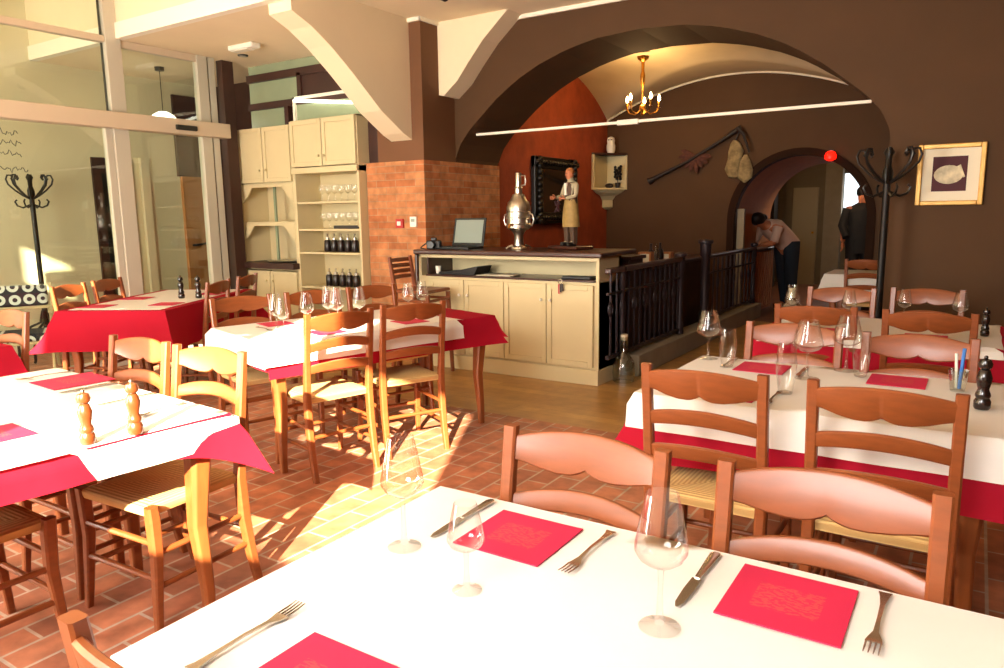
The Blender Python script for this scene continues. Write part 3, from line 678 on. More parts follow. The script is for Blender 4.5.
# wine steward figurine on the counter: k = scale of a 1.78 m figure
t = thing('waiter_figurine', 'painted figurine of a man in vest and apron holding grapes, on the counter', 'figurine', (-3.05, 5.86, 1.106), math.radians(-25))
MB().box(-.22, .2, -.1, .1, 0, .03).build('base_board', 'ctop', t, bevel=.01)
k = .37
def sc(J): return [(x*k, y*k, z*k+.03, (r[0]*k, r[1]*k) if hasattr(r, '__len__') else r*k) for x, y, z, r in J]
J = sc([(0, 0, .95, (.17, .13)), (0, 0, 1.15, (.16, .12)), (0, .01, 1.35, (.19, .13)), (0, 0, 1.48, (.10, .09)), (0, -.01, 1.54, .06), (0, -.03, 1.62, (.085, .095)), (0, -.035, 1.74, (.085, .10)),
        (.2, 0, 1.43, .075), (.26, -.05, 1.18, .055), (.10, -.24, 1.12, .04), (-.2, 0, 1.43, .075), (-.28, -.06, 1.18, .055), (-.20, -.30, 1.14, .04),
        (.1, 0, .88, .11), (.11, -.02, .5, .075), (.12, .0, .1, .055), (.12, -.14, .04, .045), (-.1, 0, .88, .11), (-.11, -.02, .5, .075), (-.12, .0, .1, .055), (-.12, -.14, .04, .045)])
E = [(0, 1), (1, 2), (2, 3), (3, 4), (4, 5), (5, 6), (2, 7), (7, 8), (8, 9), (2, 10), (10, 11), (11, 12), (0, 13), (13, 14), (14, 15), (15, 16), (0, 17), (17, 18), (18, 19), (19, 20)]
skin_fig('body', 'shirtw', J, E, t)
b = MB(); b.lathe([(.002, 1.56), (.05, 1.57), (.08, 1.62), (.092, 1.69), (.088, 1.76), (.06, 1.81), (.01, 1.825)], 16); b.v = [(x*k, (y*1.1-.045)*k, z*k+.03) for x, y, z in b.v]; hd = b.build('head', 'skin', t, smooth=True)
b = MB(); b.lathe([(.096, 1.72), (.1, 1.77), (.07, 1.83), (.01, 1.845)], 14); b.v = [(x*k, (y*1.1-.025)*k, z*k+.03) for x, y, z in b.v]; b.build('hair', 'oldwood', t, smooth=True)
MB().ball((0, (-.155)*k, 1.67*k+.03), .018*k, 8, 6).build('nose', 'skin', t, smooth=True)
b = MB(); b.lathe([(.19, 1.0), (.175, 1.15), (.2, 1.33), (.17, 1.44), (.1, 1.5)], 18); b.v = [(x*k, y*.78*k, z*k+.03) for x, y, z in b.v]; b.build('vest', 'vest', t, smooth=True)
b = MB(); b.box(-.035*k, .035*k, -.175*k, -.13*k, 1.2*k+.03, 1.48*k+.03); b.build('shirt_front', 'plasterwhite', t)
b = MB(); b.loft([[((rx*math.cos(a_)*(1+.03*math.sin(5*a_+z*9)))*k, (ry*math.sin(a_)*(1+.03*math.sin(5*a_+z*9)))*k, z*k+.03) for a_ in [2*PI*j/24 for j in range(24)]] for rx, ry, z in ((.175, .145, 1.1), (.19, .16, 1.0), (.215, .175, .8), (.23, .185, .6), (.24, .19, .45))])
b.build('apron', 'apron', t, smooth=True)
b = MB()
for sx in (-.035, .035): b.ball((sx*k, -.147*k, 1.71*k+.03), .011*k, 6, 4)
b.build('eyes', 'black', t)
MB().box(-.03*k, .03*k, -.152*k, -.14*k, 1.618*k+.03, 1.628*k+.03).build('mouth', 'maroon', t)
for sx in (-.093, .093): MB().ball((sx*k, -.04*k, 1.69*k+.03), .022*k, 8, 5, (.5, .8, 1.3)).build('ear', 'skin', t)
b = MB()
for i in range(14): b.ball(((-.12+.04*math.sin(i*2.3))*k, (-.30+.035*math.cos(i*1.7))*k, (1.08-.02*i)*k+.03), .035*k, 8, 5)
b.build('grape_bunch', 'grape', t, smooth=True)
hand(t, Vector((.10, -.24, 1.12))*k+Vector((0, 0, .03)), (-.8, -.4, 0), (0, 0, 1), k=k*1.3); hand(t, Vector((-.2, -.3, 1.14))*k+Vector((0, 0, .03)), (.3, -.8, 0), (0, 0, 1), k=k*1.3)
for sx in (.12*k, -.12*k): MB().box(sx-.05*k, sx+.05*k, -.2*k, .05*k, .03, .03+.09*k).build('shoe', 'black', t, bevel=.006)
b = MB()
for sx in (-1, 1): b.sq([(sx*.12*k, 0, .03+.05*k), (sx*.115*k, -.01*k, .03+.45*k)], [(.13*k, .14*k), (.16*k, .18*k)])
b.build('trousers', 'vest', t)

# ------------------------------------------------------------------ red wall mirror and corner shelf
t = thing('wall_mirror', 'mirror in a black carved frame on the red plaster wall', 'mirror', (XJ, 0, 0))
y0, y1, z0, z1 = 7.62, 8.72, 1.30, 2.10
b = MB(); b.box(0, .06, y0, y0+.2, z0, z1); b.box(0, .06, y1-.2, y1, z0, z1); b.box(0, .06, y0, y1, z0, z0+.14); b.box(0, .06, y0, y1, z1-.14, z1)
for i in range(16):
    yy = y0+(y1-y0)*(i+.5)/16
    b.ball((.07, yy, z1-.07), .035, 8, 5); b.ball((.07, yy, z0+.07), .035, 8, 5)
for i in range(11):
    zz = z0+(z1-z0)*(i+.5)/11; b.ball((.07, y0+.1, zz), .04, 8, 5); b.ball((.07, y1-.1, zz), .04, 8, 5)
b.build('carved_frame', 'black', t, bevel=.01)
mm = mat('mirror_glass', '#8a8478', .08, metal=1); M['mirrorg'] = mm
MB().box(.0, .02, y0+.2, y1-.2, z0+.14, z1-.14).build('mirror_pane', 'mirrorg', t)
t = thing('corner_shelf', 'cream corner cabinet with an open front on the corner of the red and brown walls', 'shelf', (XJ, YB, 0))
A, B = (.02, -.50), (.30, -.02)
tri = [(.0, 0), (.0, -.5), (.03, -.5), (.31, -.03), (.31, 0)]
def plate(z0, z1, mt, nm, par=t):
    return MB().prism(tri, z0, z1, 'z').build(nm, mt, par)
plate(2.205, 2.235, 'darkwood', 'top_board'); plate(1.74, 1.765, 'cabinet', 'bottom_board')
b = MB(); b.box(.0, .012, -.5, 0, 1.76, 2.205); b.box(.0, .31, -.012, 0, 1.76, 2.205); b.build('back_boards', 'cabinet', t)
b = MB(); b.tube([(.02, -.49, 1.75), (.02, -.49, 2.21)], .02, 6); b.tube([(.3, -.025, 1.75), (.3, -.025, 2.21)], .02, 6); b.build('face_frame', 'cabinet', t)
b = MB(); b.loft([[(q[0]*s_, q[1]*s_, z) for q in tri] for s_, z in ((.9, 1.74), (.75, 1.70), (.45, 1.66), (.3, 1.6), (.3, 1.5), (.12, 1.47))]); b.build('bracket', 'cabinet', t)
t = thing('owl_ornament', 'white ceramic owl shaped ornament on top of the corner shelf', 'ornament', (XJ+.13, YB-.16, 2.236))
b = MB(); b.lathe([(.045, 0), (.06, .04), (.062, .1), (.05, .14), (.055, .17), (.045, .21), (.015, .225)], 14); b.build('body', 'plasterwhite', t, smooth=True)
b = MB()
for sx in (-.02, .02): b.ball((sx+.01, -.05, .18), .01, 8, 5)
b.build('eyes', 'black', t)
t = thing('dark_potted_plant', 'small dark potted plant inside the corner shelf', 'plant', (XJ+.22, YB-.12, 1.766))
MB().lathe([(.03, 0), (.04, .07)], 12).build('pot', 'tray', t, smooth=True)
b = MB()
for i in range(22):
    a = i*2.4; b.ball((.04*math.cos(a), .04*math.sin(a), .12+.008*i), .022, 6, 4)
b.tube([(0, 0, .05), (0, 0, .2)], .006, 5); b.build('foliage', 'hair', t)
b = MB(); b.ball((0, 0, .03), .05, 12, 7, (1.3, .8, .7)); o = b.build('dark_stone_ornament', 'tray', None, smooth=True, loc=(XJ+.1, YB-.14, 1.766)); tag(o, 'low dark rounded ornament inside the corner shelf', 'ornament')

# trophies on the brown wall
t = thing('long_horn', 'long dark wooden horn hung diagonally high on the brown wall', 'horn', (0, YB-.075, 0))
b = MB(); b.tube([(-3.80, 0, 1.86), (-3.3, 0, 2.08), (-2.9, 0, 2.3), (-2.62, 0, 2.47)], [.03, .02, .022, .034], 10); b.build('shaft', 'horn', t, smooth=True)
b = MB(); b.tube([(-2.66, -.02, 2.46), (-2.58, -.03, 2.38), (-2.50, -.03, 2.15)], [.03, .02, .012], 8); b.build('strap', 'horn', t, smooth=True)
b = MB(); b.tube([(-3.84, 0, 1.84), (-3.78, 0, 1.87)], [.05, .03], 10); b.build('bell', 'horn', t, smooth=True)
t = thing('feather_bundle', 'reddish brown bundle of feathers hanging behind the diagonal horn', 'feathers', (-3.22, YB-.02, 2.16))
for i in range(9):
    a = math.radians(-200+i*24); b = MB(); L = .2+.02*(i % 3)
    b.loft([[(s_*L*math.cos(a)-w_*math.sin(a), -.02-.004*i-.01*j, s_*L*math.sin(a)+w_*math.cos(a)) for w_, j in ((-q, 0), (0, 1), (q, 0), (0, -1))] for s_, q in ((.05, .008), (.4, .025), (.8, .03), (1.0, .005))])
    b.build('feather', 'feather', t, smooth=True)
t = thing('hide_pouch', 'pale hide pouch hanging on the brown wall beside the inner archway', 'pouch', (-2.70, YB-.04, 2.08))
b = MB(); b.lathe([(.01, -.24), (.07, -.22), (.1, -.12), (.085, 0), (.1, .1), (.06, .2), (.02, .24)], 14); b.v = [(x+.02*math.sin(z*14), y*.45, z) for x, y, z in b.v]; b.build('pouch_body', 'fur', t, smooth=True)
b = MB(); b.lathe([(.01, -.3), (.09, -.24), (.1, -.14), (.06, -.02), (.02, .05)], 14); b.v = [(x+.14, y*.4, z) for x, y, z in b.v]; b.build('hide_flap', 'fur', t, smooth=True)
MB().tube([(.0, 0, .2), (.06, 0, .38)], .01, 6).build('strap', 'horn', t)

# chandelier
t = thing('chandelier', 'brass candle chandelier with lit bulbs hanging from the vault behind the arch', 'chandelier', (-3.33, 8.15, 0))
b = MB(); b.lathe([(.07, 3.16), (.06, 3.13), (.02, 3.10), (.018, 3.0), (.03, 2.95), (.026, 2.86), (.01, 2.84), (.008, 2.64), (.03, 2.62), (.035, 2.58), (.012, 2.55), (.02, 2.53), (.004, 2.51)], 14); b.build('stem', 'brass', t, smooth=True)
for i in range(5):
    a = math.radians(33+72*i); c, s_ = math.cos(a), math.sin(a)
    b = MB(); b.tube([(.02*c, .02*s_, 2.58), (.09*c, .09*s_, 2.53), (.16*c, .16*s_, 2.55), (.19*c, .19*s_, 2.60)], .007, 6); q = b.build('arm', 'brass', t, smooth=True)
    b = MB(); b.lathe([(.025, 2.60), (.012, 2.605), (.012, 2.67)], 10, .19*c, .19*s_); b.build('candle_sleeve', 'brass', q, smooth=True)
    b = MB(); b.lathe([(.008, 2.67), (.018, 2.69), (.016, 2.715), (.004, 2.745)], 10, .19*c, .19*s_); b.build('bulb', 'bulb', q, smooth=True)
lamp('chandelier_light', 'POINT', (-3.33, 8.15, 2.78), 24, (1.0, .62, .25), radius=.12)

# cable track in the arch
t = thing('lighting_track', 'long white lighting track spanning the wide brown arch', 'lighting track', (0, 6.28, -.028))
zz = lambda x: 2.25
MB().box(-4.34, -.745, -.012, .012, 2.235, 2.258).build('rail', 'white_trim', t)
MB().box(-2.80, -2.60, -.02, .02, 2.222, 2.268).build('power_box', 'white_trim', t, bevel=.006)
t = thing('red_lamp', 'small round red lamp glowing at the top of the inner archway', 'lamp', (-1.55, YB-.09, 2.06))
b = MB(); b.lathe([(.02, -.06), (.062, -.04), (.068, 0), (.05, .04), (.02, .055)], 16); b.build('lamp_shade', 'redlamp', t, smooth=True)
MB().box(-.02, .02, .03, .09, .03, .07).build('bracket', 'black', t)

# picture
t = thing('framed_picture', 'gilt framed picture of a pale shell on maroon hanging on the brown wall', 'picture', (-.195, YA, 1.655))
b = MB(); w, h = .205, .212; f = .032
b.box(-w, -w+f, -.03, 0, -h, h); b.box(w-f, w, -.03, 0, -h, h); b.box(-w+f, w-f, -.03, 0, -h, -h+f); b.box(-w+f, w-f, -.03, 0, h-f, h); b.build('frame', 'gilt', t, bevel=.006)
MB().box(-w+f, w-f, -.012, -.002, -h+f, h-f).build('mount', 'mount', t)
MB().box(-.11, .10, -.014, -.0125, -.115, .125).build('print_ground', 'maroon', t)
b = MB(); b.ball((-.01, -.016, 0), .09, 20, 10, (1.0, .05, .72)); b.tube([(.0, -.018, .02), (.05, -.018, .05), (.085, -.018, -.02)], [.01, .02, .006], 8); b.v = [(x, max(y, -.021), z) for x, y, z in b.v]; b.build('shell', 'shell', t, smooth=True)

# ceiling fittings
t = thing('emergency_light', 'white oblong emergency light on the lowered ceiling near the glazed front', 'light', (-6.2, 4.98, 3.1))
MB().box(-.18, .18, -.06, .06, -.05, 0).build('housing', 'whitep', t, bevel=.015); MB().box(-.15, .1, -.045, .045, -.058, -.05).build('diffuser', 'plasterwhite', t, bevel=.006)
b = MB(); b.lathe([(.05, -.012), (.055, 0)], 20); o = b.build('recessed_spotlight', 'black', None, smooth=True, loc=(-6.6, 5.28, 3.1)); MB().lathe([(.035, -.014), (.036, -.012)], 16).build('lens', 'frame_al', o); tag(o, 'small recessed ceiling spotlight beside the emergency light', 'spotlight')
t = thing('ceiling_spotlight', 'black spotlight hanging under the ceiling near the brown pier', 'spotlight', (-3.68, 4.85, ZC))
MB().tube([(0, 0, 0), (0, 0, -.08)], .012, 8).build('stem', 'black', t); b = MB(); b.tube([(-.05, -.0, -.08), (.06, .0, -.12)], [.05, .06], 14); b.build('lamp_head', 'black', t, smooth=True)

# ------------------------------------------------------------------ bar railing
t = thing('bar_railing', 'dark wrought iron railing with turned posts beside the bar counter', 'railing', (-2.5, 0, 0))
def post(y, h, r=.045):
    b = MB(); b.lathe([(r, .18), (r, .3), (r*.7, .33), (r*.85, .6), (r*.7, h-.2), (r, h-.17), (r, h-.05), (r*1.35, h-.04), (r*1.35, h-.01), (r*.6, h)], 12, 0, y); b.build('newel_post', 'iron', t, smooth=True)
def span(y0, y1, n, z):
    b = MB(); b.box(-.03, .03, y0, y1, z-.025, z+.02); b.build('handrail', 'ctop', t, bevel=.01)
    b = MB(); b.box(-.015, .015, y0, y1, .22, .25); b.box(-.01, .01, y0, y1, z-.2, z-.18); b.build('bottom_bar', 'iron', t)
    for i in range(n):
        y = y0+(y1-y0)*(i+.5)/n; MB().tube([(0, y, .25), (0, y, z-.02)], .011, 6).build('baluster', 'iron', t)
        if i % 2 == 0:
            b = MB(); b.tube([(0, y+.045*math.cos(2*PI*a/10), z-.32+.06*math.sin(2*PI*a/10)) for a in range(10)], .007, 5, closed=True); b.build('scroll_ring', 'iron', t)
post(5.75, .98, .03); span(5.45, 7.2, 14, .955); post(7.2, 1.02); post(8.0, 1.12, .06); span(8.06, 10.1, 12, .93); post(10.1, 1.0, .035)
o = MB().box(-2.6, -2.4, 5.9, 10.2, 0, .19).build('railing_kerb', 'curb', None, bevel=.008); struct(o); o.name = 'trim_10'
# bar side table with service items
o = MB().box(-3.4, -2.75, 7.0, 8.9, .0, .86).build('service_table', 'darkwood', None, bevel=.01); MB().box(-3.45, -2.7, 6.95, 8.95, .86, .9).build('tabletop', 'ctop', o, bevel=.006); tag(o, 'low dark service cabinet standing behind the iron railing', 'cabinet')
for i, (x, y, hh, mt_, lb) in enumerate(((-2.85, 7.15, .12, 'oldwood', 'small orange wooden box behind the railing nearest the counter'), (-2.86, 7.75, .09, 'oldwood', 'flat wooden box on the service cabinet beside the tall railing post'))):
    o = MB().box(-.07, .07, -.05, .05, 0, hh).build('wooden_box', mt_, None, loc=(x, y, .901), bevel=.005); MB().box(-.05, .05, -.052, -.05, .02, hh-.02).build('front_label', 'paper', o); tag(o, lb, 'box')
for i, (y, lb) in enumerate(((7.35, 'dark squat bottle nearest the counter on the service cabinet behind the railing'), (7.5, 'second dark squat bottle on the service cabinet behind the railing'), (7.62, 'dark squat bottle nearest the flat wooden box on the service cabinet'))):
    b = MB(); b.lathe([(.035, 0), (.04, .05), (.035, .11), (.012, .14), (.012, .19), (.015, .195)], 12); o = b.build('bottle', 'jar' if i == 1 else 'wineglassdark', None, smooth=True, loc=(-2.88, y, .901)); tag(o, lb, 'bottle', 'bottles behind the railing')
# glass demijohn at the end of the counter
t = thing('glass_demijohn', 'large clear glass demijohn on the floor at the end of the bar counter', 'glass jar', (-2.44, 5.66, 0))
b = MB(); b.lathe([(.07, .0), (.09, .01), (.095, .08), (.09, .17), (.06, .22), (.035, .26), (.03, .38), (.034, .39)], 22, caps=False); b.build('vessel', 'jar', t, smooth=True)
b = MB(); b.lathe([(.028, .36), (.03, .41)], 12); b.build('stopper', 'paper', t, smooth=True)

# ------------------------------------------------------------------ far room: desk, person, door, rack, window
t = thing('reception_desk', 'orange wooden slatted desk front beyond the inner archway', 'desk', (-2.62, 10.9, 0))
b = MB(); b.box(-.05, .05, -.6, .6, 0, .86); b.build('body', 'oldwood', t)
for k in range(10): MB().box(.05, .07, -.58+.12*k, -.53+.12*k, .05, .84).build('slat', 'oldwood', t)
MB().box(-.055, .1, -.65, .65, .86, .9).build('desk_top', 'ctop', t, bevel=.006)
struct(MB().box(-2.66, -2.57, 9.80, 9.86, 0, 1.45).build('trim_11', 'curb'))
# bending person
t = thing('person', 'person with dark hair, pale top and dark trousers bending over the desk', 'person', (-2.30, 11.15, 0), .95)
J = [(0, 0, .92, (.15, .12)), (-.12, 0, 1.06, (.14, .12)), (-.28, 0, 1.16, (.17, .13)), (-.40, 0, 1.22, (.10, .09)), (-.46, 0, 1.24, .055), (-.53, 0, 1.27, (.08, .075)), (-.6, 0, 1.26, (.075, .07)),
     (-.33, -.17, 1.17, .06), (-.42, -.2, .98, .045), (-.60, -.14, .95, .033), (-.33, .17, 1.17, .06), (-.42, .2, .98, .045), (-.60, .12, .95, .033),
     (.0, -.09, .85, .095), (.0, -.1, .48, .068), (.03, -.1, .09, .045), (-.12, -.1, .04, .04), (.0, .09, .85, .095), (.04, .1, .48, .068), (.1, .1, .09, .045), (-.04, .1, .04, .04)]
skin_fig('body', 'skin', J, E, t)
b = MB(); b.loft([[(cx+(-s_*.0)+rx*math.cos(2*PI*j/14)*sn, ry*math.sin(2*PI*j/14), cz+rx*math.cos(2*PI*j/14)*cs) for j in range(14)] for cx, cz, rx, ry, sn, cs, s_ in ((.03, .93, .15, .18, .8, .6, 0), (-.12, 1.07, .145, .17, .65, .76, 0), (-.27, 1.17, .15, .2, .5, .87, 0), (-.4, 1.225, .09, .12, .4, .9, 0))]); b.build('top', 'shirt', t, smooth=True)
b = MB()
for sy in (-1, 1): MB().tube([(-.33, sy*.17, 1.18), (-.39, sy*.195, 1.05), (-.42, sy*.2, .98)], [.075, .06, .055], 10).build('sleeve', 'shirt', t, smooth=True)
b = MB()
for sy, fx in ((-1, .03), (1, .1)): b.tube([(0, sy*.07, .97), (0, sy*.09, .85), (fx*.4, sy*.1, .48), (fx, sy*.1, .07)], [.13, .115, .085, .065], 12)
b.build('trousers', 'navy', t, smooth=True)
b = MB(); b.ball((-.55, 0, 1.31), .105, 14, 9, (1.1, .95, .9)); b.ball((-.46, 0, 1.33), .06, 10, 6, (1.2, 1, .8)); b.build('hair', 'hair', t, smooth=True)
hand(t, (-.60, -.14, .95), (-1, .1, -.1), (0, 1, 0)); hand(t, (-.60, .12, .95), (-1, -.1, -.1), (0, -1, 0))
MB().box(-.16, .08, -.145, -.055, 0, .08).build('shoe', 'black', t, bevel=.02); MB().box(-.09, .15, .055, .145, 0, .08).build('shoe', 'black', t, bevel=.02)
# standing person in the far room
t = thing('person', 'person in black clothes standing before the bright arched window of the far room', 'person', (-1.60, 13.2, 0), .3)
J2 = [(0, 0, .95, (.16, .12)), (0, 0, 1.15, (.15, .11)), (0, 0, 1.36, (.2, .12)), (0, 0, 1.47, (.1, .08)), (0, 0, 1.53, .055), (0, 0, 1.6, (.08, .09)), (0, 0, 1.7, (.075, .085)),
      (.2, 0, 1.42, .07), (.28, -.05, 1.15, .05), (.2, -.22, 1.0, .036), (-.2, 0, 1.42, .07), (-.27, 0, 1.15, .05), (-.27, -.08, .9, .036),
      (.1, 0, .88, .11), (.11, -.02, .5, .075), (.12, .0, .1, .05), (.12, -.14, .04, .042), (-.1, 0, .88, .11), (-.11, -.02, .5, .075), (-.12, .0, .1, .05), (-.12, -.14, .04, .042)]
skin_fig('body', 'skin', J2, E, t)
b = MB(); b.lathe([(.2, .72), (.21, .95), (.19, 1.15), (.24, 1.38), (.16, 1.48), (.07, 1.53)], 18); b.v = [(x, y*.68, z) for x, y, z in b.v]
for sx in (-1, 1): b.tube([(sx*.2, 0, 1.43), (sx*.28, -.02, 1.16), (sx*.235, -.15, .98)], [.085, .07, .055], 10)
b.build('jacket', 'coat', t, smooth=True)
b = MB()
for sx in (-1, 1): b.tube([(sx*.09, 0, .95), (sx*.1, 0, .85), (sx*.11, -.02, .48), (sx*.12, 0, .07)], [.13, .12, .09, .07], 12)
b.build('trousers', 'coat', t, smooth=True)
b = MB(); b.ball((0, .015, 1.7), .105, 14, 9, (.92, 1.0, 1.0)); b.build('hair', 'hair', t, smooth=True)
hand(t, (.2, -.22, 1.0), (-.3, -.8, 0), (0, 0, 1)); hand(t, (-.27, -.08, .9), (0, -.2, -1), (0, -1, 0))
for sx in (.12, -.12): MB().box(sx-.05, sx+.05, -.2, .06, 0, .08).build('shoe', 'black', t, bevel=.02)
b = MB(); b.box(-.16, .16, .12, .26, 1.0, 1.42); b.build('backpack', 'coat', t, bevel=.04)
d = thing('door_3', '', ''); del d['label'], d['category']; struct(d)
b = MB(); b.box(-3.05, -2.6, 15.12, 15.2, 0, 1.85); b.build('door_panel', 'paledoor', d); MB().box(-2.68, -2.64, 15.07, 15.12, .98, 1.02).build('door_handle', 'brass', d)
struct(MB().box(-3.2, -2.5, 15.2, 15.4, 0, 2.75).build('wall_nib', 'dgreen'))
w3 = thing('window_3', '', ''); del w3['label'], w3['category']; struct(w3)
wl = mat('bright_window', '#dfe8ea', .3, emit='#dfeaf2', estr=1.1); M['wlit'] = wl
MB().box(-2.2, -1.2, 15.44, 15.46, 1.35, 2.1).build('glass_pane', 'wlit', w3)
b = MB(); b.box(-2.2, -1.2, 15.4, 15.46, 1.33, 1.37); b.box(-1.74, -1.66, 15.4, 15.46, 1.35, 2.1); b.build('window_frame', 'frame_al', w3)
t = thing('wine_rack', 'tall dark shelf rack standing in the far room beyond the archway', 'rack', (-3.45, 14.4, 0))
b = MB(); b.box(-.25, -.22, -.15, .15, 0, 1.85); b.box(.22, .25, -.15, .15, 0, 1.85); b.box(-.25, .25, .13, .15, 0, 1.85); b.build('frame', 'black', t)
for k_ in range(8): MB().box(-.22, .22, -.15, .13, .1+.24*k_, .12+.24*k_).build('shelf_board', 'horn', t)

# ------------------------------------------------------------------ tables and cloths
def tablething(label, c, rz, hx, hy, key=None, inset=.07):
    t = thing('dining_table', label, 'table', (c[0], c[1], 0), rz)
    b = MB(); b.box(-hx, hx, -hy, hy, .72, .748); b.build('tabletop', 'table_wood', t, bevel=.006)
    b = MB(); i = inset+.03
    b.box(-hx+i, hx-i, -hy+i-.01, -hy+i+.012, .64, .72); b.box(-hx+i, hx-i, hy-i-.012, hy-i+.01, .64, .72); b.box(-hx+i-.01, -hx+i+.012, -hy+i, hy-i, .64, .72); b.box(hx-i-.012, hx-i+.01, -hy+i, hy-i, .64, .72)
    b.build('apron', 'table_wood', t)
    for sx in (-1, 1):
        for sy in (-1, 1):
            x, y = sx*(hx-inset), sy*(hy-inset)
            MB().sq([(x, y, 0), (x*1.0, y, .1), (x-sx*.012, y-sy*.012, .35), (x, y, .58), (x, y, .72)], [(.038, .038), (.042, .042), (.058, .058), (.075, .075), (.075, .075)]).build('leg', 'table_wood', t, bevel=.003)
    return t
def cloth(name, mt, label, cat, c, rz, hx, hy, z, dropf, out=.02, flare=.05, ripple=.012, seed=0, group=None, fpow=2.4):
    """cloth lying on a table; dropf(side, t, x, y) gives how far it hangs"""
    b = MB(); n = 14; nr = 6; r = .012
    b.grid(lambda u, v: ((2*u-1)*(hx-.0), (2*v-1)*(hy-.0), z+.0012*math.sin(u*9+seed)*math.sin(v*7)), n, n)
    for side in range(4):
        L = hx if side % 2 == 0 else hy
        x0_ = lambda sd, q: (q*hx, hx, -q*hx, -hx)[sd]
        y0_ = lambda sd, q: (-hy, q*hy, hy, -q*hy)[sd]
        def P(u, v, side=side, L=L):
            s_ = 2*u-1; a = abs(s_)**6; fl = flare(x0_(side, s_), y0_(side, s_)) if callable(flare) else flare
            if side == 0: x, y, nx, ny = s_*hx, -hy, 0, -1
            elif side == 1: x, y, nx, ny = hx, s_*hy, 1, 0
            elif side == 2: x, y, nx, ny = -s_*hx, hy, 0, 1
            else: x, y, nx, ny = -hx, -s_*hy, -1, 0
            d = dropf(side, s_, x, y)
            o = out*min(1, v*3)+v*(ripple*math.sin(s_*L*17+seed+side*2)*(1-a))+v**fpow*fl*a
            cor = v**fpow*fl*a*(1 if s_ > 0 else -1)
            o0 = out*min(1, v*3)*a*(1 if s_ > 0 else -1)
            tx, ty = (-ny, nx)
            return (x+nx*o+tx*(cor+o0), y+ny*o+ty*(cor+o0), z-d*v)
        b.grid(P, 40, nr)
    import bmesh
    o = b.build(name, mt, None, loc=(c[0], c[1], 0), rz=rz)
    bm = bmesh.new(); bm.from_mesh(o.data); bmesh.ops.remove_doubles(bm, verts=bm.verts, dist=.0015); bmesh.ops.recalc_face_normals(bm, faces=bm.faces); bm.to_mesh(o.data); bm.free()
    for p in o.data.polygons: p.use_smooth = True
    o.data.set_sharp_from_angle(angle=math.radians(50))
    return tag(o, label, cat, group)
def loc2(c, rz, x, y): return (c[0]+x*math.cos(rz)-y*math.sin(rz), c[1]+x*math.sin(rz)+y*math.cos(rz))

# near table
NT = (-.475, .955); NH = (.59, .405)
tablething('dining table nearest the camera, hidden under its white cloth', NT, 0, *NH)
cloth('red_tablecloth', 'red', 'red tablecloth under the white cloth of the table nearest the camera', 'tablecloth', NT, 0, NH[0]+.004, NH[1]+.004, .751, lambda s, t, x, y: .24, seed=1)
cloth('white_tablecloth', 'white', 'sunlit white cloth covering the table nearest the camera', 'tablecloth', NT, 0, NH[0]+.012, NH[1]+.012, .7545, lambda s, t, x, y: .12, out=.012, flare=.02, ripple=.006, seed=2)
# R1 and R2
R1 = (-.455, 2.925); RH = (.58, .40)
tablething('dining table under white and red cloths directly beyond the nearest table', R1, 0, *RH)
cloth('red_tablecloth', 'red', 'red tablecloth hanging below the white one on the second table from the camera', 'tablecloth', R1, 0, RH[0]+.004, RH[1]+.004, .751, lambda s, t, x, y: .25, out=.012, flare=lambda x, y: .1 if x < 0 else .01, ripple=.006, seed=3)
cloth('white_tablecloth', 'white', 'cream white cloth on the table laid with many wine glasses', 'tablecloth', (R1[0]-.005, R1[1]), 0, RH[0]+.0, RH[1]+.012, .7545, lambda s, t, x, y: (.13 if s != 1 else .02), out=.02, flare=.004, ripple=.003, seed=4)
R2 = (-.42, 4.60)
tablething('dining table under red and white cloths nearest the brown wall with the picture', R2, 0, *RH)
cloth('red_tablecloth', 'red', 'deep red tablecloth on the table nearest the framed picture', 'tablecloth', R2, 0, RH[0]+.004, RH[1]+.004, .751, lambda s, t, x, y: .28, out=.03, flare=.08, seed=5)
cloth('white_tablecloth', 'white', 'cream cloth on the table nearest the framed picture', 'tablecloth', R2, 0, RH[0]-.05, RH[1]+.012, .7545, lambda s, t, x, y: (.05 if s in (0, 2) else .005), out=.034, flare=.01, ripple=.004, seed=6)
# left tables pushed together
LT = (-2.855, 1.12); LR = math.radians(-4)
tablething('left half of the two joined tables carrying the turned wooden mills', loc2(LT, LR, -.335, 0), LR, .33, .47)
tablething('sunlit right half of the two joined tables carrying the turned wooden mills', loc2(LT, LR, .335, 0), LR, .33, .47)
bpy.data.objects['dining_table.003']['group'] = bpy.data.objects['dining_table.004']['group'] = 'joined tables with the wooden mills'
cloth('red_tablecloth', 'red', 'red tablecloth flaring out at the corner of the table with two turned wooden mills', 'tablecloth', LT, LR, .68, .485, .751, lambda s, t, x, y: (.10+.13*max(0, y/.485)**5 if s == 1 else (.10+.13*max(0, x/.68)**12 if s == 2 else .2)), out=.012, flare=lambda x, y: .085 if x > 0 and y > 0 else .01, ripple=.004, seed=7, fpow=1.0)
cloth('white_tablecloth', 'white', 'white cloth with a shaded far half under the two turned wooden mills', 'tablecloth', LT, LR, .675, .48, .7545, lambda s, t, x, y: (.105*min(1, max(0, (y+.03)/.05)) if s == 1 else (.06 if s == 2 else .1)), out=.026, flare=.0, ripple=.003, seed=8)
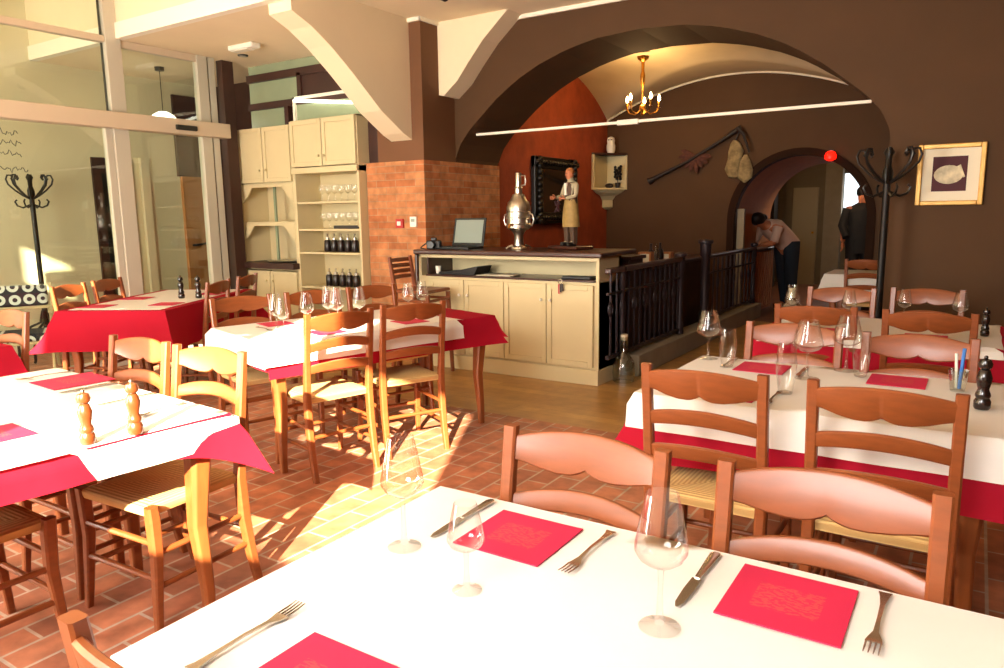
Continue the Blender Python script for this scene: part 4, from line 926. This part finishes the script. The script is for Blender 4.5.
# middle table
u = Vector((.276, .961)); MRz = math.radians(-16); B0 = Vector((-3.13, 2.54)); v_ = Vector((-.961, .276))
MC = B0+u*.80+v_*.41
tablething('long sunlit table with rush chairs between the bar and the mills table', MC, MRz, .40, .79)
cloth('red_tablecloth', 'red', 'red tablecloth with a flared far corner on the table in front of the bar', 'tablecloth', MC, MRz, .405, .795, .751, lambda s, t, x, y: .19 if s in (1, 3) else .15, out=.014, flare=lambda x, y: .05 if y > 0 else .0, ripple=.006, seed=9)
cloth('white_tablecloth', 'white', 'blazing sunlit white cloth laid with a cluster of wine glasses in front of the bar', 'tablecloth', MC-u*.17, MRz, .410, .635, .7545, lambda s, t, x, y: (.12 if s in (1, 3) else (.13 if s == 0 else .003)), out=.03, flare=.004, ripple=.004, seed=10)
# red table by the glass
RT0 = Vector((-5.75, 2.72)); e1 = Vector((.875, .485)); e2 = Vector((-.485, .875)); RRz = math.atan2(e1.y, e1.x)
RC = RT0+e1*.44+e2*.80
tablething('long red clothed table beside the glazed front', RC, RRz, .42, .79)
cloth('red_tablecloth', 'red', 'bright red tablecloth hanging low on the table beside the glazed front', 'tablecloth', RC, RRz, .425, .795, .751, lambda s, t, x, y: .30, out=.03, flare=.12, seed=11)
cloth('white_tablecloth', 'white', 'white cloth lying on the red table beside the glazed front', 'tablecloth', RC, RRz, .36, .74, .7545, lambda s, t, x, y: .002, out=.0, flare=.0, ripple=0, seed=12)
# far left corner table
FC = (-4.74, 1.48)
tablething('small red clothed table at the left edge, before the folding chair', FC, 0, .36, .36)
cloth('red_tablecloth', 'red', 'red tablecloth of the small table at the left edge of the room', 'tablecloth', FC, 0, .365, .365, .751, lambda s, t, x, y: .25, out=.02, flare=.08, seed=13)

# ------------------------------------------------------------------ chairs
def interp(T, x):
    for (a, ya), (b, yb) in zip(T, T[1:]):
        if x <= b: return ya+(yb-ya)*(x-a)/(b-a)
    return T[-1][1]
def rail_mesh(zt, zb, y0, hw=.193, bow=.03, th=.018, n=36, lean=0.128):
    rings = []
    for i in range(n+1):
        u_ = -1+2*i/n; a, b_ = zt(u_), zb(u_); yb = y0+bow*(1-u_*u_)
        def Y(z): return yb+(z-.75)*lean
        x = u_*hw; c = .005
        rings.append([(x, Y(b_)-th/2, b_+c), (x, Y(b_)-th/2+c, b_), (x, Y(b_)+th/2-c, b_), (x, Y(b_)+th/2, b_+c), (x, Y(a)+th/2, a-c), (x, Y(a)+th/2-c, a), (x, Y(a)-th/2+c, a), (x, Y(a)-th/2, a-c)])
    return MB().loft(rings)
def make_chair(key):
    t = thing('dining_chair', '', 'chair')
    prof = [(0, .245), (.12, .22), (.28, .198), (.45, .19), (.62, .207), (.92, .245)]
    for sx in (-1, 1):
        pts = [(sx*.19, y, z) for z, y in prof]; 
        MB().sq(pts, [(.030, .032), (.034, .036), (.036, .042), (.036, .042), (.034, .034), (.034, .026)]).build('back_post', 'chair', t, smooth=False)
        MB().sq([(sx*.205, -.205, 0), (sx*.2, -.195, .12), (sx*.196, -.182, .28), (sx*.198, -.186, .42), (sx*.2, -.19, .462)], [(.026, .026), (.03, .03), (.036, .038), (.04, .042), (.036, .038)]).build('leg', 'chair', t)
    T = [(0, .832), (.08, .823), (.2, .816), (.38, .816), (.6, .823), (.8, .834), (.92, .838), (1, .83)]
    yy = .245-(.92-.75)*.128
    rail_mesh(lambda a: .893+.026*(1-a*a), lambda a: interp(T, abs(a)), yy).build('top_rail', 'chair', t, smooth=True)
    rail_mesh(lambda a: .752+.03*(1-a*a), lambda a: .705+.024*(1-a*a), yy).build('slat', 'chair', t, smooth=True)
    rail_mesh(lambda a: .634+.022*(1-a*a), lambda a: .590+.016*(1-a*a), yy).build('slat', 'chair', t, smooth=True)
    b = MB(); n = 16
    def top(u_, v): 
        x = (2*u_-1); y = (2*v-1); w = .188-.0*y
        e = max(abs(x), abs(y))**8
        return (x*w, -.005+y*.19, .468-.010*e-.006*(1-x*x)*(1-y*y))
    def bot(u_, v):
        x, y, z = top(u_, v); return (x, y, .425)
    b.grid(top, n, n); b.grid(bot, n, n)
    q = [(i/n, 0) for i in range(n)]+[(1, i/n) for i in range(n)]+[(1-i/n, 1) for i in range(n)]+[(0, 1-i/n) for i in range(n)]
    def bulge(p, z, o): x, y, _ = top(*p); l = math.hypot(x, y); return (x+o*x/l, y+o*y/l, z)
    b.loft([[top(*p) for p in q], [bulge(p, .452, .008) for p in q], [bulge(p, .435, .006) for p in q], [bot(*p) for p in q]], caps=False)
    b.build('seat', 'rush', t, smooth=True)
    for z in (.2, .33): MB().tube([(-.198, -.19, z), (.198, -.19, z)], .011, 8).build('stretcher', 'chair', t, smooth=True)
    for sx in (-1, 1):
        for z in (.17, .29): MB().tube([(sx*.197, -.19, z), (sx*.19, .2, z)], .011, 8).build('stretcher', 'chair', t, smooth=True)
    MB().tube([(-.19, .205, .24), (.19, .205, .24)], .011, 8).build('stretcher', 'chair', t, smooth=True)
    return t
chair = first_then_copy(make_chair)
def put_chair(top_xy, face, label, group, dtop=.245):
    """top_xy: where the middle of the top rail stands; face: angle (deg) of the seat direction, 0 = toward -Y, counter-clockwise"""
    a = math.radians(face); d = (math.sin(a), -math.cos(a))
    return chair((top_xy[0]+d[0]*dtop, top_xy[1]+d[1]*dtop, 0), a, label, group)
G1 = 'ladder back chairs at the right hand tables'
put_chair((-.718, 1.44), 0, 'brown ladder back chair left of its twin across the nearest white table', G1)
put_chair((-.205, 1.455), 2, 'brown ladder back chair across the nearest table, behind the napkin at its bare end', G1)
put_chair((-.712, 2.285), 180, 'ladder back chair on the near side of the wine glass table, at its left end', G1)
put_chair((-.190, 2.30), 180, 'ladder back chair on the near side of the wine glass table, beside the black mill', G1)
put_chair((-.66, 3.42), 0, 'ladder back chair with a silvery sheen behind the left pair of wine glasses', G1)
put_chair((-.165, 3.33), 0, 'ladder back chair with a silvery sheen behind the blue straw and black mill', G1)
put_chair((-.70, 4.16), 180, 'ladder back chair on the near side of the picture wall table, its left end', G1)
put_chair((-.17, 4.14), 180, 'ladder back chair on the near side of the picture wall table, its right end', G1)
put_chair((-.72, 5.2), 0, 'ladder back chair at the far side of the picture wall table, beside the carafe', G1)
put_chair((-.24, 5.33), 0, 'ladder back chair standing against the brown wall below the framed picture', G1)
G2 = 'rush seated chairs around the sunlit left tables'
put_chair((-2.97, 1.74), 1, 'chair on the far side of the mills table, mostly in shade with one sunlit post', G2)
put_chair((-2.495, 1.74), 3, 'chair glowing yellow in the sun at the far corner of the mills table', G2)
put_chair((-2.68, .655), 180, 'rush seated chair pushed under the near side of the mills table', G2)
put_chair((-.745, .425), 180, 'chair on the near side of the nearest table, only a post in view', G1)
def ang(dx, dy): return math.degrees(math.atan2(dx, -dy))
fm = ang(v_.x, v_.y)
put_chair((-2.85, 2.80), fm, 'rush seated chair with a sunlit back in front of the bar side table', G2)
put_chair((-2.735, 3.28), fm-10, 'rush seated chair in front of the long table, beside the flared red cloth corner', G2)
for i, (s_, lb) in enumerate(((.25, 'chair on the far side of the sunlit long table, nearest the cream dresser door'), (.75, 'chair on the far side of the sunlit long table, behind the glass cluster'), (1.22, 'chair on the far side of the sunlit long table, nearest the bar stool'))):
    p = B0+v_*(.82+.14)+u*s_; put_chair(p, fm+180, lb, G2)
fr_ = ang(e1.x, e1.y)
for s_, lb in ((.34, 'chair against the glazed front at the coat rack end of the red table'), (.85, 'chair against the glazed front at the far end of the red table')):
    p = RT0+e2*s_-e1*.09; put_chair(p, fr_, lb, G2)
for s_, lb in ((.62, 'chair on the room side of the red table, nearer of the two'), (1.2, 'chair on the room side of the red table, beside the dark post')):
    p = RT0+e2*s_+e1*1.0; put_chair(p, fr_+180, lb, G2)
put_chair((-4.60, 1.95), 0, 'dark chair behind the small red table at the left edge', G2)

# bar stool chair in front of the counter
t = thing('bar_stool', 'tall brown bar stool with a slatted back in front of the bar counter', 'bar stool', (-4.16, 5.10, 0), math.radians(96))
for sx in (-1, 1):
    MB().sq([(sx*.17, .22, 0), (sx*.165, .18, .4), (sx*.16, .17, .76), (sx*.16, .22, 1.06)], [(.032, .032), (.034, .036), (.036, .04), (.03, .026)]).build('back_post', 'chair_dark', t)
    MB().sq([(sx*.18, -.2, 0), (sx*.17, -.175, .74)], [(.03, .03), (.036, .036)]).build('leg', 'chair_dark', t)
    for z in (.25, .68): MB().tube([(sx*.175, -.19, z), (sx*.165, .19, z)], .012, 8).build('stretcher', 'chair_dark', t)
for z in (.3, .68): MB().tube([(-.17, -.185, z), (.17, -.185, z)], .013, 8).build('stretcher', 'chair_dark', t)
MB().box(-.19, .19, -.19, .18, .745, .775).build('seat', 'chair_dark', t, bevel=.01)
for z in (.86, .91, .96, 1.01): rail_mesh(lambda a, z=z: z+.035, lambda a, z=z: z, .19, hw=.16, bow=.015, lean=.14).build('slat', 'chair_dark', t)

# far table with chair beyond the archway area
def far_table(label, c, rz, hx, hy, cl1, cl2):
    tablething(label, c, rz, hx, hy)
    cloth('white_tablecloth', 'white', cl2, 'tablecloth', c, rz, hx+.01, hy+.01, .752, lambda s, t, x, y: .2, seed=14)
far_table('small dim table with a pale cloth beyond the picture wall tables', (-1.0, 8.72), 0, .33, .33, '', 'pale cloth on the small dim table beneath the inner archway')
put_chair((-.93, 8.3), 180, 'dim chair at the small table beneath the inner archway', G1)

# ------------------------------------------------------------------ table settings
def napkin(c, z, rz, label, grp, s_=.1, sy=None):
    sy = sy or s_
    o = MB().box(-s_, s_, -sy, sy, 0, .0025).build('red_napkin', 'napkin', None, loc=(c[0], c[1], z), rz=rz)
    return tag(o, label, 'napkin', grp)
def make_knife(key):
    o = MB(); n = 10
    o.loft([[(a*w_, y, b_*th+.003) for a, b_ in ((-1, -1), (1, -1), (1, 1), (-1, 1))] for y, w_, th in ((-.115, .002, .0006), (-.10, .007, .0008), (-.05, .0095, .001), (-.005, .009, .0014))])
    kn = o.build('table_knife', 'steel', None, smooth=True)
    h_ = MB(); h_.loft([[(a*w_, y, b_*th+.0035) for a, b_ in ((-1, -.6), (-.6, -1), (.6, -1), (1, -.6), (1, .6), (.6, 1), (-.6, 1), (-1, .6))] for y, w_, th in ((-.005, .005, .003), (.01, .0055, .0033), (.06, .008, .0033), (.105, .01, .0033), (.115, .006, .0025))]); h_.build('handle', 'steel', kn, smooth=True)
    kn['category'] = 'knife'; return kn
knife = first_then_copy(make_knife)
def make_fork(key):
    o = MB(); pr = [(.10, .002, .011, .0018), (.085, .002, .0075, .0016), (.05, .004, .0038, .0016), (0, .006, .003, .0016), (-.045, .004, .004, .0016), (-.06, .002, .010, .001), (-.075, .003, .0125, .001)]
    o.loft([[(a*w_, y, z+b_*th+.002) for a, b_ in ((-1, -1), (1, -1), (1, 1), (-1, 1))] for y, z, w_, th in pr])
    fk = o.build('table_fork', 'steel', None, smooth=True)
    for i in range(4):
        x = -.0105+.007*i; MB().tube([(x, -.073, .005), (x, -.095, .006), (x, -.115, .009)], [.0017, .0016, .0009], 6).build('tine', 'steel', fk, smooth=True)
    fk['category'] = 'fork'; return fk
fork = first_then_copy(make_fork)
GK, GF, GN = 'table knives', 'table forks', 'red napkins'
ZT = .757
napkin((-.756, 1.222), ZT, 0, 'red paper napkin between knife and fork before the left near chair', GN, .1, .097)
napkin((-.226, 1.239), ZT, 0, 'large red paper napkin with faint gold print at the right end of the nearest table', GN, .098, .1)
napkin((-.75, .645), ZT, 0, 'red napkin cut by the bottom of the view beside the single fork', GN, .1, .1)
knife((-.908, 1.235, ZT), 0, 'steel knife beside the left near wine glass', GK); fork((-.598, 1.235, ZT), 0, 'steel fork to the right of the left red napkin on the nearest table', GF)
knife((-.382, 1.237, ZT), 0, 'steel knife between the clear wine glass and the large napkin on the nearest table', GK); fork((-.087, 1.25, ZT), 0, 'steel fork at the bare right end of the nearest table', GF)
fork((-.932, .675, ZT), PI, 'steel fork with tines toward the glasses at the bottom of the view', GF)
def gob(c, h, r, label, grp='wine glasses on the tables', z=ZT): return goblet((c[0], c[1], z), random.random(), label, grp, (h, r))
def tum(c, h, r, label, grp='water glasses on the tables', z=ZT): return tumbler((c[0], c[1], z), random.random(), label, grp, (h, r))
gob((-.93, 1.061), .232, .043, 'clear wine glass at the left edge of the nearest table, seen against the sunny floor')
gob((-.385, 1.052), .228, .043, 'clear wine glass on the nearest table between the two near chairs')
gob((-.72, .985), .165, .034, 'small wine glass overlapping the left red napkin of the nearest table')
# R1
gob((-.994, 3.266), .22, .054, 'large wine glass at the far left corner of the wine glass table')
tum((-.87, 3.134), .165, .038, 'tall water glass beside the large glass at the far left corner')
tum((-.551, 2.76), .19, .038, 'tall water glass closest to the left near chair of the wine glass table')
gob((-.533, 3.057), .235, .058, 'large wine glass left of its twin in the middle of the second table')
gob((-.420, 3.285), .232, .058, 'large wine glass farther back in the middle of the second table')
tum((-.355, 3.199), .175, .036, 'water glass just right of the middle pair of large wine glasses')
napkin((-.72, 2.66), ZT, 0, 'red napkin seen through the back of the left near chair of the second table', GN)
napkin((-.19, 2.66), ZT, 0, 'red napkin behind the back of the chair beside the black mill', GN)
napkin((-.73, 3.17), ZT, 0, 'red napkin at the far side of the second table beside the tall water glass', GN)
napkin((-.22, 3.17), ZT, 0, 'red napkin at the far side of the second table before the blue straw', GN)
knife((-.87, 2.66, ZT), 0, 'knife on the second table beside the left near napkin', GK); fork((-.57, 2.66, ZT), 0, 'fork on the second table beside the nearest water glass', GF)
knife((-.57, 3.17, ZT), PI, 'knife on the second table between the far napkin and the large glasses', GK); fork((-.88, 3.2, ZT), PI, 'fork on the second table beside the far left glasses', GF)
knife((-.34, 2.68, ZT), 0, 'knife on the second table left of the right near napkin', GK)
def mill(name, mt, loc, h, label, grp=None):
    p = [(.024, 0), (.028, .008), (.028, .03), (.022, .042), (.026, .05), (.024, .06), (.018, .075), (.024, .10), (.026, .12), (.018, .145), (.013, .15), (.021, .156), (.024, .17), (.018, .185)]
    k_ = h/.2
    t = thing(name, label, 'pepper mill', loc, 0, grp); MB().lathe([(r*k_, z*k_) for r, z in p[:11]], 20).build('body', mt, t, smooth=True)
    MB().lathe([(r*k_, z*k_) for r, z in p[10:]]+[(.006*k_, .19*k_)], 20).build('cap', mt, t, smooth=True)
    MB().ball((0, 0, .195*k_), .007*k_, 10, 6).build('knob', 'steel' if mt == 'mill' else mt, t, smooth=True)
    return t
mill('pepper_mill', 'mill', (-2.20, 1.10, ZT), .165, 'turned brown wooden mill nearer the left edge on the white table', 'turned wooden mills')
mill('pepper_mill', 'mill', (-2.175, 1.235, ZT), .172, 'turned pale wooden mill glowing in the sun beside its darker twin', 'turned wooden mills')
mill('pepper_mill', 'milld', (.055, 2.86, ZT), .18, 'black pepper mill at the right end of the wine glass table')
mill('pepper_mill', 'milld', (.07, 4.55, ZT), .15, 'black mill at the right end of the picture wall table')
mill('pepper_mill', 'milld', (-5.62, 3.70, ZT), .19, 'black mill nearer the glazed front on the red table', 'mills on the red table')
mill('pepper_mill', 'milld', (-5.50, 3.78, ZT), .19, 'black mill nearer the dark post on the red table', 'mills on the red table')
t = thing('straw_cup', 'small frosted cup holding a blue straw on the wine glass table', 'cup', (-.02, 3.102, ZT))
MB().lathe([(.022, 0), (.024, .004), (.034, .08)], 16, caps=False).build('cup', 'jar', t, smooth=True); MB().tube([(.005, 0, .01), (.012, .0, .16)], .006, 6).build('straw', 'blue', t, smooth=True)
b_ = MB(); b_.tube([(-.004, .008, .01), (-.012, .0, .14)], .005, 6); b_.build('straw', 'whitep', t, smooth=True)
# R2
for x, y, hh, r_, lb in ((-.93, 4.72, .2, .042, 'dim glass beside the carafe on the picture wall table'), (-.60, 4.66, .2, .042, 'dim wine glass in the middle of the picture wall table'), (-.33, 4.86, .2, .04, 'dim wine glass below the left corner of the framed picture'), (-.05, 4.80, .2, .044, 'dim wine glass beside the small black mill on the picture wall table')):
    gob((x, y), hh, r_, lb)
t = thing('glass_carafe', 'clear glass carafe with a tall neck at the left end of the picture wall table', 'carafe', (-.955, 4.85, ZT))
MB().lathe([(.05, .001), (.075, .02), (.07, .06), (.03, .1), (.022, .13), (.03, .2)], 20, caps=False).build('vessel', 'jar', t, smooth=True)
MB().lathe([(.02, .12), (.024, .18)], 12).build('stopper', 'paper', t, smooth=True)
napkin((-.19, 4.35), ZT, 0, 'red napkin on the near side of the picture wall table', GN); napkin((-.72, 4.35), ZT, 0, 'red napkin at the left near side of the picture wall table', GN)
# left table
for (x, y, lb) in ((-3.13, 1.53, 'red napkin at the shaded far end of the mills table'), (-2.55, .98, 'red napkin at the near side of the mills table, cut by the left edge')):
    napkin((x, y), ZT, LR, lb, GN, .12 if x < -3 else .1)
knife((-2.94, 1.5, ZT), LR, 'knife beside the shaded napkin of the mills table', GK); fork((-3.33, 1.52, ZT), LR, 'fork beyond the shaded napkin of the mills table', GF)
knife((-2.62, 1.46, ZT), LR, 'knife at the sunny side of the mills table between the chairs', GK); fork((-2.36, 1.44, ZT), LR+.2, 'fork behind the pale sunlit mill', GF)
# middle table
def mt(x, y): return (MC.x+x*math.cos(MRz)-y*math.sin(MRz), MC.y+x*math.sin(MRz)+y*math.cos(MRz))
for p_, lb in ((mt(-.27, -.45), 'red napkin beside the two glasses at the sunlit end of the long table'), (mt(.27, -.38), 'napkin behind the sunlit chair back of the long table'), (mt(-.27, .1), 'napkin on the far side of the long table among the glasses'), (mt(.27, .2), 'napkin seen through the chair beside the flared cloth corner')):
    napkin(p_, ZT, MRz, lb, GN, .09)
for p_, hh, r_, lb in (((-3.34, 2.78), .235, .04, 'sunlit glass at the left end of the long table'), ((-3.24, 2.74), .22, .038, 'sunlit glass right of the one at the left end of the long table'), ((-3.25, 2.93), .235, .042, 'sparkling wine glass leftmost in the glass cluster of the long table'), ((-3.28, 3.13), .25, .042, 'sparkling wine glass second in the cluster of the long table'), ((-3.18, 3.10), .25, .045, 'sparkling wine glass in the middle of the cluster, behind the sunlit chair back'), ((-3.16, 3.27), .235, .042, 'sparkling wine glass rightmost in the cluster of the long table'), ((-3.15, 3.72), .225, .042, 'wine glass behind the chair by the flared corner, left one'), ((-3.07, 3.77), .235, .042, 'wine glass behind the chair by the flared corner, right one')):
    gob(p_, hh, r_, lb)
knife(mt(.12, -.38)+(ZT,), MRz+PI/2, 'knife beside the napkin behind the sunlit chair back', GK); fork(mt(-.1, -.6)+(ZT,), MRz+PI/2, 'fork at the sunlit end of the long table', GF)
# red table
def rt(x, y): return (RC.x+x*math.cos(RRz)-y*math.sin(RRz), RC.y+x*math.sin(RRz)+y*math.cos(RRz))
for p_, lb in ((rt(-.24, -.55), 'napkin at the coat rack corner of the red table'), (rt(-.24, -.0), 'napkin before the second chair against the glazed front'), (rt(.24, -.42), 'napkin at the room side of the red table, nearer one'), (rt(.24, .35), 'napkin at the far room side of the red table')):
    napkin(p_, ZT, RRz, lb, GN)
